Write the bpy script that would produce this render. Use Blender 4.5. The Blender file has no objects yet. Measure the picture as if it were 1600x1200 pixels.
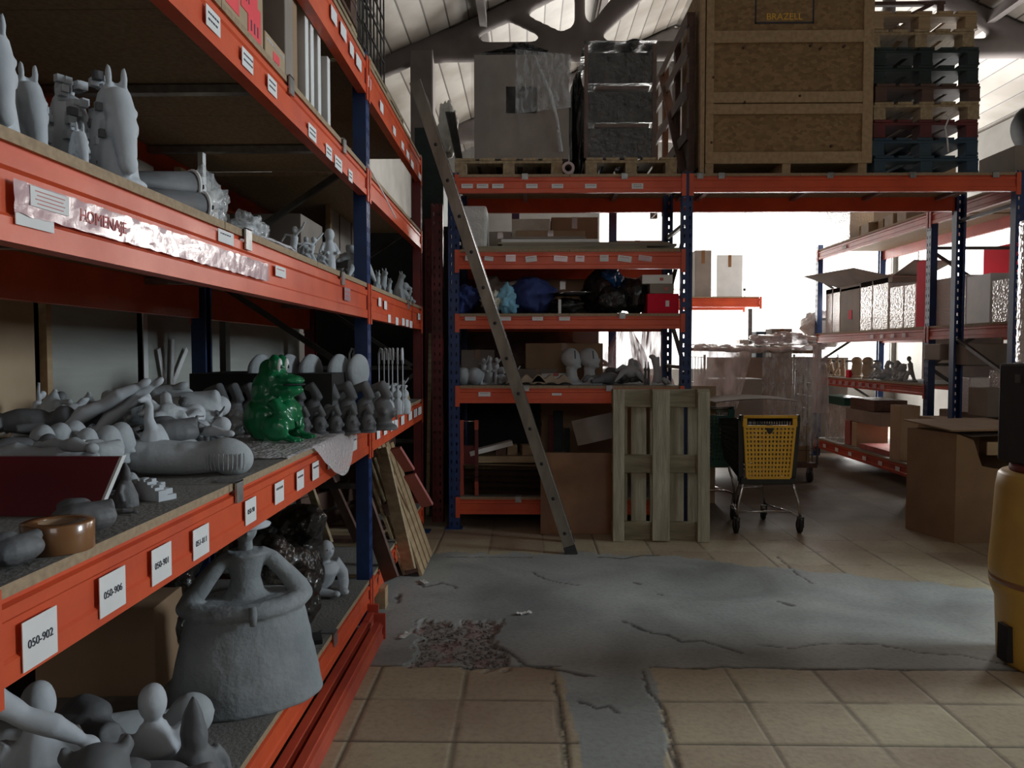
import bpy, math, random
import numpy as np
from mathutils import Vector, Matrix, Euler, noise
R = math.radians
PI = math.pi
C = bpy.context.scene.collection
S = bpy.context.scene

# ------------------------------------------------------------------ camera
FPX = 1200.0
CAM = Vector((0, 0, 1.48))
PITCH, YAW = math.atan(50 / FPX), math.atan(22 / FPX)
cd = bpy.data.cameras.new('camera')
cd.sensor_width = 36.0
cd.lens = 27.0
cd.clip_start = 0.05
cd.clip_end = 200
cam = bpy.data.objects.new('camera', cd)
C.objects.link(cam)
cam.location = CAM
cam.rotation_euler = (PI / 2 - PITCH, 0, YAW)
S.camera = cam
CR = cam.rotation_euler.to_matrix()

def ray(px, py):
    return CR @ Vector(((px - 800) / FPX, (600 - py) / FPX, -1))
def at(px, py, Y):            # the point of pixel px, py at distance Y into the room
    d = ray(px, py); return CAM + d * (Y / d.y)
def onz(px, py, z):
    d = ray(px, py); return CAM + d * ((z - CAM.z) / d.z)
def onx(px, py, x):
    d = ray(px, py); return CAM + d * (x / d.x)

# ------------------------------------------------------------------ light
S.view_settings.view_transform = 'Standard'
S.view_settings.look = 'None'
S.view_settings.gamma = 1
S.view_settings.use_curve_mapping = False
S.view_settings.exposure = 0.15
S.render.film_transparent = False
w = bpy.data.worlds.new('sky'); S.world = w
w.use_nodes = True
bg = w.node_tree.nodes['Background']
bg.inputs[0].default_value = (1.0, 0.97, 0.95, 1)
bg.inputs[1].default_value = 2.4
S.cycles.max_bounces = 7
S.cycles.diffuse_bounces = 4
S.cycles.glossy_bounces = 3
S.cycles.transmission_bounces = 6
S.cycles.transparent_max_bounces = 14
S.cycles.sample_clamp_indirect = 4.0
S.cycles.use_denoising = True
S.cycles.caustics_reflective = False
S.cycles.caustics_refractive = False

def area(name, loc, rot, sx, sy, power, col, spread=180):
    l = bpy.data.lights.new(name, 'AREA'); l.shape = 'RECTANGLE'
    l.size = sx; l.size_y = sy; l.energy = power; l.color = col
    l.spread = R(spread)
    o = bpy.data.objects.new(name, l); C.objects.link(o)
    o.location = loc; o.rotation_euler = rot
    return o
# daylight through the openings of the hall (the sky outside each one)
WL, WR, WB, WF = -2.45, 8.1, 17.0, -5.0          # inner faces of the walls
EAVE, RIDGE_X, SLOPE = 5.4, 2.9, 0.45
area('daylight_in_high_side_window', (WR + 0.25, 3.65, 2.9), (0, R(90), 0), 1.5, 2.0, 370, (0.80, 0.92, 1.0))
area('daylight_in_end_opening', (4.9, WB + 0.25, 2.85), (R(-90), 0, 0), 6.6, 3.5, 1300, (1.0, 0.97, 0.92))
area('daylight_in_side_window', (WR + 0.25, 13.0, 3.05), (0, R(90), 0), 2.5, 6.4, 800, (1.0, 0.97, 0.93))
area('daylight_in_gable_window', (0.6, WF - 0.25, 3.6), (R(90), 0, 0), 4.0, 1.6, 12, (1.0, 0.86, 0.80))

# ------------------------------------------------------------------ materials
def nodes(name):
    m = bpy.data.materials.new(name); m.use_nodes = True
    nt = m.node_tree
    return m, nt, nt.nodes['Principled BSDF'], nt.nodes['Material Output']
def coords(nt, scale, kind='Object'):
    tc = nt.nodes.new('ShaderNodeTexCoord'); mp = nt.nodes.new('ShaderNodeMapping')
    mp.inputs['Scale'].default_value = scale
    nt.links.new(tc.outputs[kind], mp.inputs[0]); return mp.outputs[0]
def pm(name, c1, c2=None, scale=6, stretch=(1, 1, 1), rough=.6, metal=0, bump=.0, bscale=None, detail=5, lo=.35, hi=.65, spec=.5, coat=0, alpha=1, trans=0, rvar=0):
    m, nt, b, out = nodes(name)
    L = nt.links
    c2 = c2 or tuple(x * .75 for x in c1)
    v = coords(nt, stretch)
    n = nt.nodes.new('ShaderNodeTexNoise'); n.inputs['Scale'].default_value = scale; n.inputs['Detail'].default_value = detail
    L.new(v, n.inputs['Vector'])
    r = nt.nodes.new('ShaderNodeValToRGB')
    r.color_ramp.elements[0].position = lo; r.color_ramp.elements[1].position = hi
    r.color_ramp.elements[0].color = (*c1, 1); r.color_ramp.elements[1].color = (*c2, 1)
    L.new(n.outputs[0], r.inputs[0]); L.new(r.outputs[0], b.inputs['Base Color'])
    b.inputs['Roughness'].default_value = rough; b.inputs['Metallic'].default_value = metal
    b.inputs['Specular IOR Level'].default_value = spec
    b.inputs['Coat Weight'].default_value = coat; b.inputs['Alpha'].default_value = alpha
    b.inputs['Transmission Weight'].default_value = trans
    if rvar:
        mr = nt.nodes.new('ShaderNodeMapRange'); mr.inputs[3].default_value = max(0.03, rough - rvar); mr.inputs[4].default_value = min(1, rough + rvar)
        L.new(n.outputs[0], mr.inputs[0]); L.new(mr.outputs[0], b.inputs['Roughness'])
    if bump:
        n2 = nt.nodes.new('ShaderNodeTexNoise'); n2.inputs['Scale'].default_value = bscale or scale * 6; n2.inputs['Detail'].default_value = 4
        L.new(v, n2.inputs['Vector'])
        bp = nt.nodes.new('ShaderNodeBump'); bp.inputs['Strength'].default_value = bump; bp.inputs['Distance'].default_value = .02
        L.new(n2.outputs[0], bp.inputs['Height']); L.new(bp.outputs[0], b.inputs['Normal'])
    return m
M = {}
M['orange'] = pm('orange_paint', (.72, .105, .035), (.60, .08, .03), 5, rough=.42, bump=.05, rvar=.1)
M['orange2'] = pm('dusty_red_orange_paint', (.52, .085, .04), (.40, .06, .035), 5, rough=.55, bump=.08)
M['blue'] = pm('blue_paint', (.010, .04, .15), (.007, .026, .10), 9, rough=.45, bump=.05)
M['darkred'] = pm('dark_red_paint', (.17, .015, .014), (.10, .01, .01), 5, rough=.5)
M['board'] = pm('particle_board', (.40, .29, .18), (.30, .21, .13), 60, rough=.85, bump=.1)
M['dusty'] = pm('dusty_board', (.235, .225, .205), (.17, .16, .145), 3.5, rough=.95, bump=.25, bscale=70)
M['galv'] = pm('galvanised_steel', (.42, .42, .41), (.30, .30, .30), 30, rough=.42, metal=.85)
M['darkmetal'] = pm('dull_dark_metal', (.10, .095, .09), (.06, .055, .05), 12, rough=.5, metal=.5)
M['chrome'] = pm('chrome', (.75, .75, .75), (.6, .6, .6), 12, rough=.15, metal=1)
M['alu'] = pm('worn_aluminium', (.21, .18, .14), (.12, .10, .075), 9, stretch=(1, 1, .3), rough=.5, metal=.35, bump=.05)
M['clay'] = pm('grey_resin', (.44, .47, .49), (.36, .385, .40), 7, rough=.8, bump=.12, bscale=60)
M['claylight'] = pm('pale_grey_resin', (.55, .58, .61), (.45, .48, .51), 7, rough=.72, bump=.06, bscale=60)
M['claymid'] = pm('mid_grey_resin', (.30, .32, .33), (.22, .24, .25), 7, rough=.85, bump=.25, bscale=45)
M['claydark'] = pm('dark_grey_resin', (.16, .165, .17), (.10, .10, .105), 8, rough=.62, bump=.1)
M['claytan'] = pm('tan_resin', (.42, .33, .24), (.33, .25, .18), 8, rough=.8, bump=.1)
M['black'] = pm('black_plastic', (.018, .018, .02), (.01, .01, .011), 8, rough=.35)
M['blackmat'] = pm('matt_black', (.02, .019, .019), (.012, .011, .011), 8, rough=.8)
M['rock'] = pm('glossy_black_resin', (.016, .014, .013), (.035, .03, .026), 14, rough=.22, bump=.5, bscale=35, coat=.4)
M['frog'] = pm('green_glossy_paint', (.006, .16, .055), (.008, .22, .08), 7, rough=.27, bump=.18, bscale=26, coat=.3)
M['white'] = pm('white_paint', (.78, .78, .76), (.70, .70, .68), 6, rough=.5)
M['paper'] = pm('white_paper', (.80, .79, .78), (.72, .71, .70), 9, rough=.8)
M['ink'] = pm('dark_ink', (.05, .05, .07), (.04, .04, .05), 9, rough=.8)
M['redink'] = pm('faded_red_ink', (.60, .16, .15), (.5, .13, .13), 9, rough=.6)
M['lilac'] = pm('glossy_lilac_tape', (.60, .40, .42), (.50, .31, .33), 12, rough=.22, bump=.22, bscale=14, coat=.3)
M['card'] = pm('brown_cardboard', (.34, .22, .13), (.28, .175, .10), 4, rough=.85, bump=.03)
M['cardlight'] = pm('pale_cardboard', (.46, .34, .22), (.40, .29, .18), 4, rough=.85, bump=.03)
M['cardgrey'] = pm('grey_brown_cardboard', (.30, .25, .21), (.24, .20, .17), 4, rough=.85)
M['tape'] = pm('brown_packing_tape', (.28, .13, .055), (.22, .10, .04), 5, rough=.25, coat=.4)
M['fluo'] = pm('fluorescent_coral_paper', (.95, .10, .11), (.85, .07, .09), 5, rough=.6)
M['wood'] = pm('pale_pallet_wood', (.46, .35, .21), (.30, .22, .13), 3.2, stretch=(1, 9, 9), rough=.8, bump=.25, bscale=12)
M['woodz'] = pm('weathered_pallet_wood', (.44, .40, .29), (.24, .22, .15), 3.0, stretch=(9, 9, 1), rough=.85, bump=.3, bscale=12, lo=.3, hi=.72)
M['woodx'] = pm('weathered_board_wood', (.40, .36, .25), (.21, .19, .13), 3.0, stretch=(1, 9, 9), rough=.85, bump=.3, bscale=12, lo=.3, hi=.72)
M['woodclean'] = pm('clean_pine', (.46, .32, .18), (.36, .24, .13), 3.0, stretch=(9, 1, 9), rough=.7, bump=.12)
M['woodbrown'] = pm('brown_stained_wood', (.13, .065, .045), (.08, .04, .028), 3.0, stretch=(6, 1, 6), rough=.6, bump=.12)
M['woodred'] = pm('red_painted_wood', (.42, .13, .11), (.30, .08, .07), 4.0, rough=.7, bump=.15)
M['pblue'] = pm('blue_painted_wood', (.022, .055, .10), (.035, .065, .085), 4.0, rough=.7, bump=.15)
M['pgreen'] = pm('dark_green_painted_wood', (.022, .04, .038), (.012, .022, .022), 4.0, rough=.7, bump=.15)
M['pred'] = pm('dark_red_painted_wood', (.16, .03, .03), (.10, .02, .022), 4.0, rough=.7, bump=.15)
M['redpanel'] = pm('dark_red_laminate', (.17, .008, .014), (.14, .006, .011), 3, rough=.45)
M['redbright'] = pm('bright_red_laminate', (.72, .015, .05), (.64, .015, .04), 3, rough=.8, spec=.2)
M['yellow'] = pm('yellow_plastic', (.86, .50, .05), (.78, .44, .04), 4, rough=.4)
M['barrel'] = pm('dirty_yellow_plastic', (.62, .40, .07), (.42, .26, .06), 2.5, rough=.45, bump=.04)
M['greenplastic'] = pm('dark_green_plastic', (.015, .10, .075), (.01, .07, .05), 4, rough=.4)
M['bluecloth'] = pm('blue_fabric', (.035, .06, .22), (.02, .035, .14), 9, rough=.8, bump=.2)
M['bluebag'] = pm('glossy_blue_plastic', (.02, .14, .42), (.015, .09, .28), 9, rough=.22, bump=.4, coat=.3)
M['blackbag'] = pm('black_plastic_bag', (.014, .014, .014), (.022, .021, .02), 9, rough=.25, bump=.7, bscale=22)
M['cream'] = pm('cream_fabric', (.62, .60, .50), (.5, .47, .38), 9, rough=.9, bump=.3)
M['cyan'] = pm('pale_blue_fabric', (.24, .50, .66), (.18, .42, .58), 9, rough=.8, bump=.3)
M['panel'] = pm('pale_grey_panel', (.40, .41, .37), (.34, .35, .315), 2, stretch=(1, 1, 9), rough=.7)
M['foam'] = pm('white_foam', (.74, .74, .70), (.62, .62, .58), 16, rough=.9, bump=.4)
M['tyre'] = pm('black_rubber', (.02, .02, .02), (.03, .03, .028), 20, rough=.75)
M['tuberoll'] = pm('pink_cardboard_tube', (.55, .42, .40), (.45, .34, .32), 9, rough=.6)
M['wallgrey'] = pm('grey_plaster', (.22, .215, .20), (.15, .145, .135), 1.2, rough=.95, bump=.1)
M['concrete'] = pm('painted_concrete', (.17, .15, .145), (.12, .105, .10), 2.5, rough=.9, bump=.1)
M['eye'] = pm('white_eye_paint', (.85, .85, .82), (.8, .8, .78), 9, rough=.3)

def wrapmat(name, tint, alpha, rough=.14, bump=.7, bs=14):
    m, nt, b, out = nodes(name); L = nt.links
    v = coords(nt, (1, 1, .35))
    n = nt.nodes.new('ShaderNodeTexNoise'); n.inputs['Scale'].default_value = bs; n.inputs['Detail'].default_value = 3; n.inputs['Distortion'].default_value = .6
    L.new(v, n.inputs['Vector'])
    bp = nt.nodes.new('ShaderNodeBump'); bp.inputs['Strength'].default_value = bump; bp.inputs['Distance'].default_value = .03
    L.new(n.outputs[0], bp.inputs['Height']); L.new(bp.outputs[0], b.inputs['Normal'])
    b.inputs['Base Color'].default_value = (*tint, 1); b.inputs['Roughness'].default_value = rough
    b.inputs['Coat Weight'].default_value = .5
    r = nt.nodes.new('ShaderNodeMapRange'); r.inputs[1].default_value = .35; r.inputs[2].default_value = .65
    r.inputs[3].default_value = alpha * .5; r.inputs[4].default_value = min(1, alpha * 1.6)
    L.new(n.outputs[0], r.inputs[0]); L.new(r.outputs[0], b.inputs['Alpha'])
    return m
M['film'] = wrapmat('clear_stretch_film', (.6, .58, .56), .10)
M['filmthick'] = wrapmat('cloudy_stretch_film', (.50, .46, .43), .5)
M['polybag'] = wrapmat('clear_plastic_bag', (.82, .84, .85), .34, .12, .9, 22)
M['dustsheet'] = wrapmat('cloudy_dust_sheet', (.80, .72, .72), .72, .45, .4, 8)
def bubblemat(name, c, alpha, sc=110):
    m, nt, b, out = nodes(name); L = nt.links
    v = coords(nt, (1, 1, 1))
    n = nt.nodes.new('ShaderNodeTexVoronoi'); n.inputs['Scale'].default_value = sc
    L.new(v, n.inputs['Vector'])
    bp = nt.nodes.new('ShaderNodeBump'); bp.inputs['Strength'].default_value = .8; bp.inputs['Distance'].default_value = .006; bp.invert = True
    L.new(n.outputs['Distance'], bp.inputs['Height']); L.new(bp.outputs[0], b.inputs['Normal'])
    b.inputs['Base Color'].default_value = (*c, 1); b.inputs['Roughness'].default_value = .2; b.inputs['Alpha'].default_value = alpha
    return m
M['bubble'] = bubblemat('bubble_wrap', (.80, .74, .75), .80, 70)
M['bubblewhite'] = bubblemat('milky_bubble_wrap', (.80, .76, .74), .95, 45)
def osbmat():
    m, nt, b, out = nodes('oriented_strand_board'); L = nt.links
    v = coords(nt, (1, 1, 1.6))
    vo = nt.nodes.new('ShaderNodeTexVoronoi'); vo.inputs['Scale'].default_value = 26; L.new(v, vo.inputs['Vector'])
    sp = nt.nodes.new('ShaderNodeSeparateColor'); L.new(vo.outputs['Color'], sp.inputs[0])
    r = nt.nodes.new('ShaderNodeValToRGB'); r.color_ramp.elements[0].color = (.21, .125, .055, 1); r.color_ramp.elements[1].color = (.34, .215, .10, 1)
    L.new(sp.outputs[0], r.inputs[0]); L.new(r.outputs[0], b.inputs['Base Color']); b.inputs['Roughness'].default_value = .75
    bp = nt.nodes.new('ShaderNodeBump'); bp.inputs['Strength'].default_value = .2; L.new(vo.outputs['Distance'], bp.inputs['Height']); L.new(bp.outputs[0], b.inputs['Normal'])
    return m
M['osb'] = osbmat()
def zebra():
    m, nt, b, out = nodes('white_with_dark_strokes'); L = nt.links
    v = coords(nt, (3.2, 9, 3.2))
    vo = nt.nodes.new('ShaderNodeTexVoronoi'); vo.inputs['Scale'].default_value = 7; L.new(v, vo.inputs['Vector'])
    r = nt.nodes.new('ShaderNodeValToRGB'); r.color_ramp.interpolation = 'CONSTANT'
    r.color_ramp.elements[0].color = (.03, .03, .04, 1); r.color_ramp.elements[1].position = .24; r.color_ramp.elements[1].color = (.68, .69, .72, 1)
    L.new(vo.outputs['Distance'], r.inputs[0]); L.new(r.outputs[0], b.inputs['Base Color']); b.inputs['Roughness'].default_value = .45
    return m
M['zebra'] = zebra()

# ------------------------------------------------------------------ mesh helpers
class MB:
    def __init__(s): s.v = []; s.f = []; s.sm = []
    def add(s, vs, fs, smooth=False):
        o = len(s.v); s.v += [tuple(v) for v in vs]
        s.f += [tuple(i + o for i in f) for f in fs]; s.sm += [smooth] * len(fs); return s
    def box(s, c, d, rot=None, taper=1.0):
        hx, hy, hz = d[0] / 2, d[1] / 2, d[2] / 2
        vs = []
        for z in (-1, 1):
            t = taper if z > 0 else 1
            for x, y in ((-1, -1), (1, -1), (1, 1), (-1, 1)): vs.append(Vector((x * hx * t, y * hy * t, z * hz)))
        if rot is not None:
            q = Euler(rot).to_matrix() if not isinstance(rot, Matrix) else rot
            vs = [q @ v for v in vs]
        c = Vector(c)
        return s.add([v + c for v in vs], [(3, 2, 1, 0), (4, 5, 6, 7), (0, 1, 5, 4), (1, 2, 6, 5), (2, 3, 7, 6), (3, 0, 4, 7)])
    def mm(s, a, b):  # box from corner to corner
        return s.box([(a[i] + b[i]) / 2 for i in range(3)], [abs(b[i] - a[i]) for i in range(3)])
    def bar(s, p, q, wdt, h=None, up=(0, 0, 1)):
        p, q = Vector(p), Vector(q); d = q - p; L = d.length; d.normalize()
        u = Vector(up)
        if abs(d.dot(u)) > .98: u = Vector((1, 0, 0))
        a = d.cross(u).normalized(); b = a.cross(d).normalized()
        h = h or wdt; vs = []
        for e in (p, q):
            for i, j in ((-1, -1), (1, -1), (1, 1), (-1, 1)): vs.append(e + a * (i * wdt / 2) + b * (j * h / 2))
        return s.add(vs, [(3, 2, 1, 0), (4, 5, 6, 7), (0, 1, 5, 4), (1, 2, 6, 5), (2, 3, 7, 6), (3, 0, 4, 7)])
    def tube(s, pts, r, n=8, caps=True):
        pts = [Vector(p) for p in pts]; N = len(pts)
        rs = r if isinstance(r, (list, tuple)) else [r] * N
        t0 = (pts[1] - pts[0]).normalized()
        a = t0.cross(Vector((0, 0, 1)))
        if a.length < .1: a = t0.cross(Vector((1, 0, 0)))
        a.normalize(); vs = []
        for i, p in enumerate(pts):
            t = (pts[min(i + 1, N - 1)] - pts[max(i - 1, 0)]).normalized()
            a = (a - t * a.dot(t)).normalized(); b = t.cross(a)
            for k in range(n):
                th = 2 * PI * k / n; vs.append(p + (a * math.cos(th) + b * math.sin(th)) * rs[i])
        fs = [(i * n + k, i * n + (k + 1) % n, (i + 1) * n + (k + 1) % n, (i + 1) * n + k) for i in range(N - 1) for k in range(n)]
        if caps: fs += [tuple(range(n))[::-1], tuple((N - 1) * n + k for k in range(n))]
        return s.add(vs, fs, True)
    def lathe(s, prof, c=(0, 0, 0), n=24, sx=1, sy=1, caps=True):
        vs = [];
        for r_, z in prof:
            for k in range(n):
                th = 2 * PI * k / n; vs.append((c[0] + r_ * sx * math.cos(th), c[1] + r_ * sy * math.sin(th), c[2] + z))
        N = len(prof)
        fs = [(i * n + k, i * n + (k + 1) % n, (i + 1) * n + (k + 1) % n, (i + 1) * n + k) for i in range(N - 1) for k in range(n)]
        if caps: fs += [tuple(range(n))[::-1], tuple((N - 1) * n + k for k in range(n))]
        return s.add(vs, fs, True)
    def ell(s, c, r, rot=None, n=16, m=10):
        if not isinstance(r, (tuple, list)): r = (r, r, r)
        q = Euler(rot).to_matrix() if rot is not None else Matrix.Identity(3); c = Vector(c)
        vs = [c + q @ Vector((0, 0, -r[2]))]
        for i in range(1, m):
            ph = PI * i / m
            for k in range(n):
                th = 2 * PI * k / n
                vs.append(c + q @ Vector((r[0] * math.sin(ph) * math.cos(th), r[1] * math.sin(ph) * math.sin(th), -r[2] * math.cos(ph))))
        vs.append(c + q @ Vector((0, 0, r[2]))); e = len(vs) - 1
        fs = [(0, 1 + (k + 1) % n, 1 + k) for k in range(n)]
        for i in range(m - 2):
            for k in range(n):
                a = 1 + i * n + k; b = 1 + i * n + (k + 1) % n; fs.append((a, b, b + n, a + n))
        o = 1 + (m - 2) * n
        fs += [(o + k, o + (k + 1) % n, e) for k in range(n)]
        return s.add(vs, fs, True)
    def prism(s, pts, axis, a, b):   # outline pts (2D) extruded along axis from a to b
        n = len(pts)
        def mk(p, h): return {'x': (h, p[0], p[1]), 'y': (p[0], h, p[1]), 'z': (p[0], p[1], h)}[axis]
        vs = [mk(p, a) for p in pts] + [mk(p, b) for p in pts]
        fs = [tuple(range(n)), tuple(range(2 * n - 1, n - 1, -1))] + [(i, i + n, (i + 1) % n + n, (i + 1) % n) for i in range(n)]
        return s.add(vs, fs)
    def grid(s, fn, nu, nv, smooth=True, thick=0):
        vs = [Vector(fn(i / nu, j / nv)) for j in range(nv + 1) for i in range(nu + 1)]
        W = nu + 1
        fs = [(j * W + i, j * W + i + 1, (j + 1) * W + i + 1, (j + 1) * W + i) for j in range(nv) for i in range(nu)]
        s.add(vs, fs, smooth); return s
    def xf(s, m):
        s.v = [tuple(m @ Vector(v)) for v in s.v]; return s
    def mesh(s, name='m'):
        me = bpy.data.meshes.new(name); me.from_pydata(s.v, [], s.f)
        me.polygons.foreach_set('use_smooth', s.sm)
        me.validate(); me.update()
        import bmesh
        bm = bmesh.new(); bm.from_mesh(me); bmesh.ops.recalc_face_normals(bm, faces=bm.faces); bm.to_mesh(me); bm.free()
        return me

def link(name, me, mat=None, parent=None):
    o = bpy.data.objects.new(name, me); C.objects.link(o)
    if mat is not None:
        m = M[mat] if isinstance(mat, str) else mat
        if not me.materials: me.materials.append(m)
    if parent is not None: o.parent = parent
    return o
def obj(name, mb, mat, parent=None, bevel=0, smooth_angle=True, label=None):
    me = mb.mesh(name) if isinstance(mb, MB) else mb
    o = link(name, me, mat, parent)
    if bevel:
        b = o.modifiers.new('bevel', 'BEVEL'); b.width = bevel; b.segments = 2; b.limit_method = 'ANGLE'
    if label: o['label'] = label
    return o
def tag(o, label=None, cat=None, group=None, kind=None):
    if label: o['label'] = label
    if cat: o['category'] = cat
    if group: o['group'] = group
    if kind: o['kind'] = kind
    return o
def thing(name, label, cat, loc=(0, 0, 0), rz=0, group=None):
    o = bpy.data.objects.new(name, None); C.objects.link(o)
    o.empty_display_size = .05
    o.location = loc; o.rotation_euler = (0, 0, rz)
    return tag(o, label, cat, group)
def single(name, label, cat, mb, mat, loc=(0, 0, 0), rz=0, group=None, bevel=0):
    o = obj(name, mb, mat, None, bevel); o.location = loc; o.rotation_euler = (0, 0, rz) if not isinstance(rz, tuple) else rz
    return tag(o, label, cat, group)
def dup(o, loc, rz=None, label=None, group=None, scale=None):
    def rec(x, par):
        c = x.copy(); C.objects.link(c)
        if par is not None:
            c.parent = par; c.matrix_parent_inverse = x.matrix_parent_inverse.copy()
        for ch in x.children: rec(ch, c)
        return c
    c = rec(o, None); c.location = loc
    if rz is not None: c.rotation_euler = (0, 0, rz) if not isinstance(rz, tuple) else rz
    if scale is not None: c.scale = (scale,) * 3 if not isinstance(scale, tuple) else scale
    if label: c['label'] = label
    if group: c['group'] = group
    return c
WORK = bpy.data.scenes.new('work'); WC = WORK.collection
def evaluated(o):
    vl = WORK.view_layers[0]; vl.update(); dg = vl.depsgraph
    return bpy.data.meshes.new_from_object(o.evaluated_get(dg))
def displace(me, fn):
    n = len(me.vertices); co = np.empty(n * 3); me.vertices.foreach_get('co', co); no = np.empty(n * 3)
    me.vertex_normals.foreach_get('vector', no); co = co.reshape(-1, 3); no = no.reshape(-1, 3)
    d = np.array([fn(Vector(p)) for p in co]); co = co + no * d[:, None]
    me.vertices.foreach_set('co', co.ravel()); me.update()
def blob(mb, voxel, smooth=3, disp=0, dscale=8, seed=0):
    """unite overlapping closed shapes into one continuous skin"""
    me = mb.mesh('blob'); o = bpy.data.objects.new('blob', me); WC.objects.link(o)
    r = o.modifiers.new('r', 'REMESH'); r.mode = 'VOXEL'; r.voxel_size = voxel; r.use_smooth_shade = True
    if smooth:
        s_ = o.modifiers.new('s', 'SMOOTH'); s_.iterations = smooth; s_.factor = .6
    nm = evaluated(o)
    bpy.data.objects.remove(o); bpy.data.meshes.remove(me)
    if disp:
        displace(nm, lambda p: disp * noise.noise(p * dscale + Vector((seed * 7.3, 0, 0))))
    nm.polygons.foreach_set('use_smooth', [True] * len(nm.polygons))
    return nm
def text(name, body, size, mat, parent, loc, rot, ext=.0006):
    cu = bpy.data.curves.new(name, 'FONT'); cu.body = body; cu.size = size; cu.extrude = ext; cu.align_x = 'CENTER'; cu.align_y = 'CENTER'
    t = bpy.data.objects.new('t', cu); WC.objects.link(t)
    me = evaluated(t)
    bpy.data.objects.remove(t)
    o = link(name, me, mat, parent); o.location = loc; o.rotation_euler = rot
    return o
# ------------------------------------------------------------------ the hall
def st(name, mb, mat, bevel=0):
    o = obj(name, mb, mat, None, bevel); o['kind'] = 'structure'; return o

def make_floor():
    xs = np.unique(np.concatenate([np.linspace(WL, -1.2, 8), np.arange(-1.2, 3.6, .0105), np.linspace(3.6, WR, 24)]))
    ys = np.unique(np.concatenate([np.linspace(WF, 2.3, 30), np.arange(2.3, 3.6, .0105), np.arange(3.6, 6.6, .016), np.linspace(6.6, WB, 60)]))
    X, Y = np.meshgrid(xs, ys); nx, ny = len(xs), len(ys)
    rng = np.random.default_rng(4)
    def vnoise(x, y, f, seed):
        r = np.random.default_rng(seed); T = r.random((128, 128))
        u = x * f + 37.3; v = y * f + 21.7
        i = np.floor(u).astype(int); j = np.floor(v).astype(int); a = u - i; b = v - j
        a = a * a * (3 - 2 * a); b = b * b * (3 - 2 * b)
        g = lambda p, q: T[p % 128, q % 128]
        return (g(i, j) * (1 - a) + g(i + 1, j) * a) * (1 - b) + (g(i, j + 1) * (1 - a) + g(i + 1, j + 1) * a) * b
    def fb(x, y, f, seed): return vnoise(x, y, f, seed) * .5 + vnoise(x, y, f * 2.1, seed + 1) * .28 + vnoise(x, y, f * 4.3, seed + 2) * .22 - .5
    n1 = fb(X, Y, 6, 1); n2 = fb(X, Y, 22, 5); n3 = fb(X, Y, 60, 9); nl = fb(X, Y, 1.4, 20)
    # cement repair: a wide band across the room and a strip towards the viewer
    front = 3.56 + .035 * n2
    back = 5.62 + .25 * n1 - np.clip(X - .9, 0, 9) * .42
    band = (Y > front) & (Y < back)
    e1 = .16 + .05 * n1 + (3.56 - Y) * .05; e2 = .60 + .07 * n1 + (3.56 - Y) * -.10
    strip = (X > e1) & (X < e2) & (Y <= 3.6)
    cem = (band | strip).astype(float)
    edge = np.zeros_like(X)
    def seg(pts, wd, nf=.012):
        d = np.full(X.shape, 9.0)
        xx = X + n2 * nf * 3; yy = Y + n1 * nf * 4
        for (x0, y0), (x1, y1) in zip(pts[:-1], pts[1:]):
            dx, dy = x1 - x0, y1 - y0; t = np.clip(((xx - x0) * dx + (yy - y0) * dy) / (dx * dx + dy * dy), 0, 1)
            d = np.minimum(d, np.hypot(xx - x0 - t * dx, yy - y0 - t * dy))
        return np.clip(1 - d / (wd * (1 + 1.6 * n2)), 0, 1)
    def pp(l): return [tuple(onz(a, b, 0)[:2]) for a, b in l]
    crack = np.zeros_like(X)
    for l, wd in (([(775, 1008), (800, 1022), (822, 1040), (868, 1047), (925, 1056)], .022),
                  ([(975, 972), (1020, 990), (1045, 992), (1065, 1003), (1098, 1000), (1140, 1013), (1160, 1020)], .014),
                  ([(1186, 1008), (1235, 1013), (1300, 1004), (1370, 1005), (1430, 1018), (1500, 1024), (1590, 1040)], .010),
                  ([(866, 1062), (872, 1090), (880, 1140), (888, 1199)], .016), ([(1003, 1050), (1012, 1080), (1034, 1106), (1050, 1160), (1062, 1200)], .016),
                  ([(830, 893), (860, 908), (905, 914)], .010), ([(905, 1096), (930, 1106), (950, 1103), (966, 1114)], .012),
                  ([(655, 912), (662, 917), (690, 910), (708, 915), (711, 919)], .016), ([(620, 935), (624, 928), (622, 942)], .014),
                  ([(1215, 870), (1250, 900), (1270, 912)], .010), ([(935, 870), (975, 873), (1004, 868), (1030, 868)], .016),
                  ([(990, 910), (1000, 912)], .015), ([(1215, 940), (1240, 946)], .02), ([(1025, 928), (1034, 930)], .015), ([(700, 870), (830, 871)], .008)):
        crack = np.maximum(crack, seg(pp(l), wd))
    # rubble patch where the cement broke away
    pa = onz(715, 1003, 0); rx = (X - pa.x) / .235; ry = (Y - pa.y) / .33
    rub = (np.maximum(np.abs(rx + ry * .12), np.abs(ry)) + .75 * n1 + .5 * n2 < .92).astype(float)
    # joints between the old tiles
    tx = np.abs(((X - .13) / .402 + .5) % 1 - .5) * .402; ty = np.abs(((Y - 3.56) / .352 + .5) % 1 - .5) * .352
    jt = np.clip(1 - np.minimum(tx, ty) / (.006 + .010 * np.clip(n1 + .12, 0, 1) * 2), 0, 1) * (1 - cem)
    big = (vnoise(X, Y, 2.5, 50) > .3)
    jt = jt * np.where(Y > 6.2, .6, 1.0)
    ed = seg([(-.8, 3.56), (.16, 3.56)], .012) + seg([(.6, 3.56), (3.2, 3.56)], .014)
    dark = np.clip(np.maximum(np.maximum(crack, jt * .85), ed * .9), 0, 1)
    ti = np.floor((X - .13) / .402).astype(int); tj = np.floor((Y - 3.56) / .352).astype(int)
    tv = rng.random((200, 200))[ti % 200, tj % 200]
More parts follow.
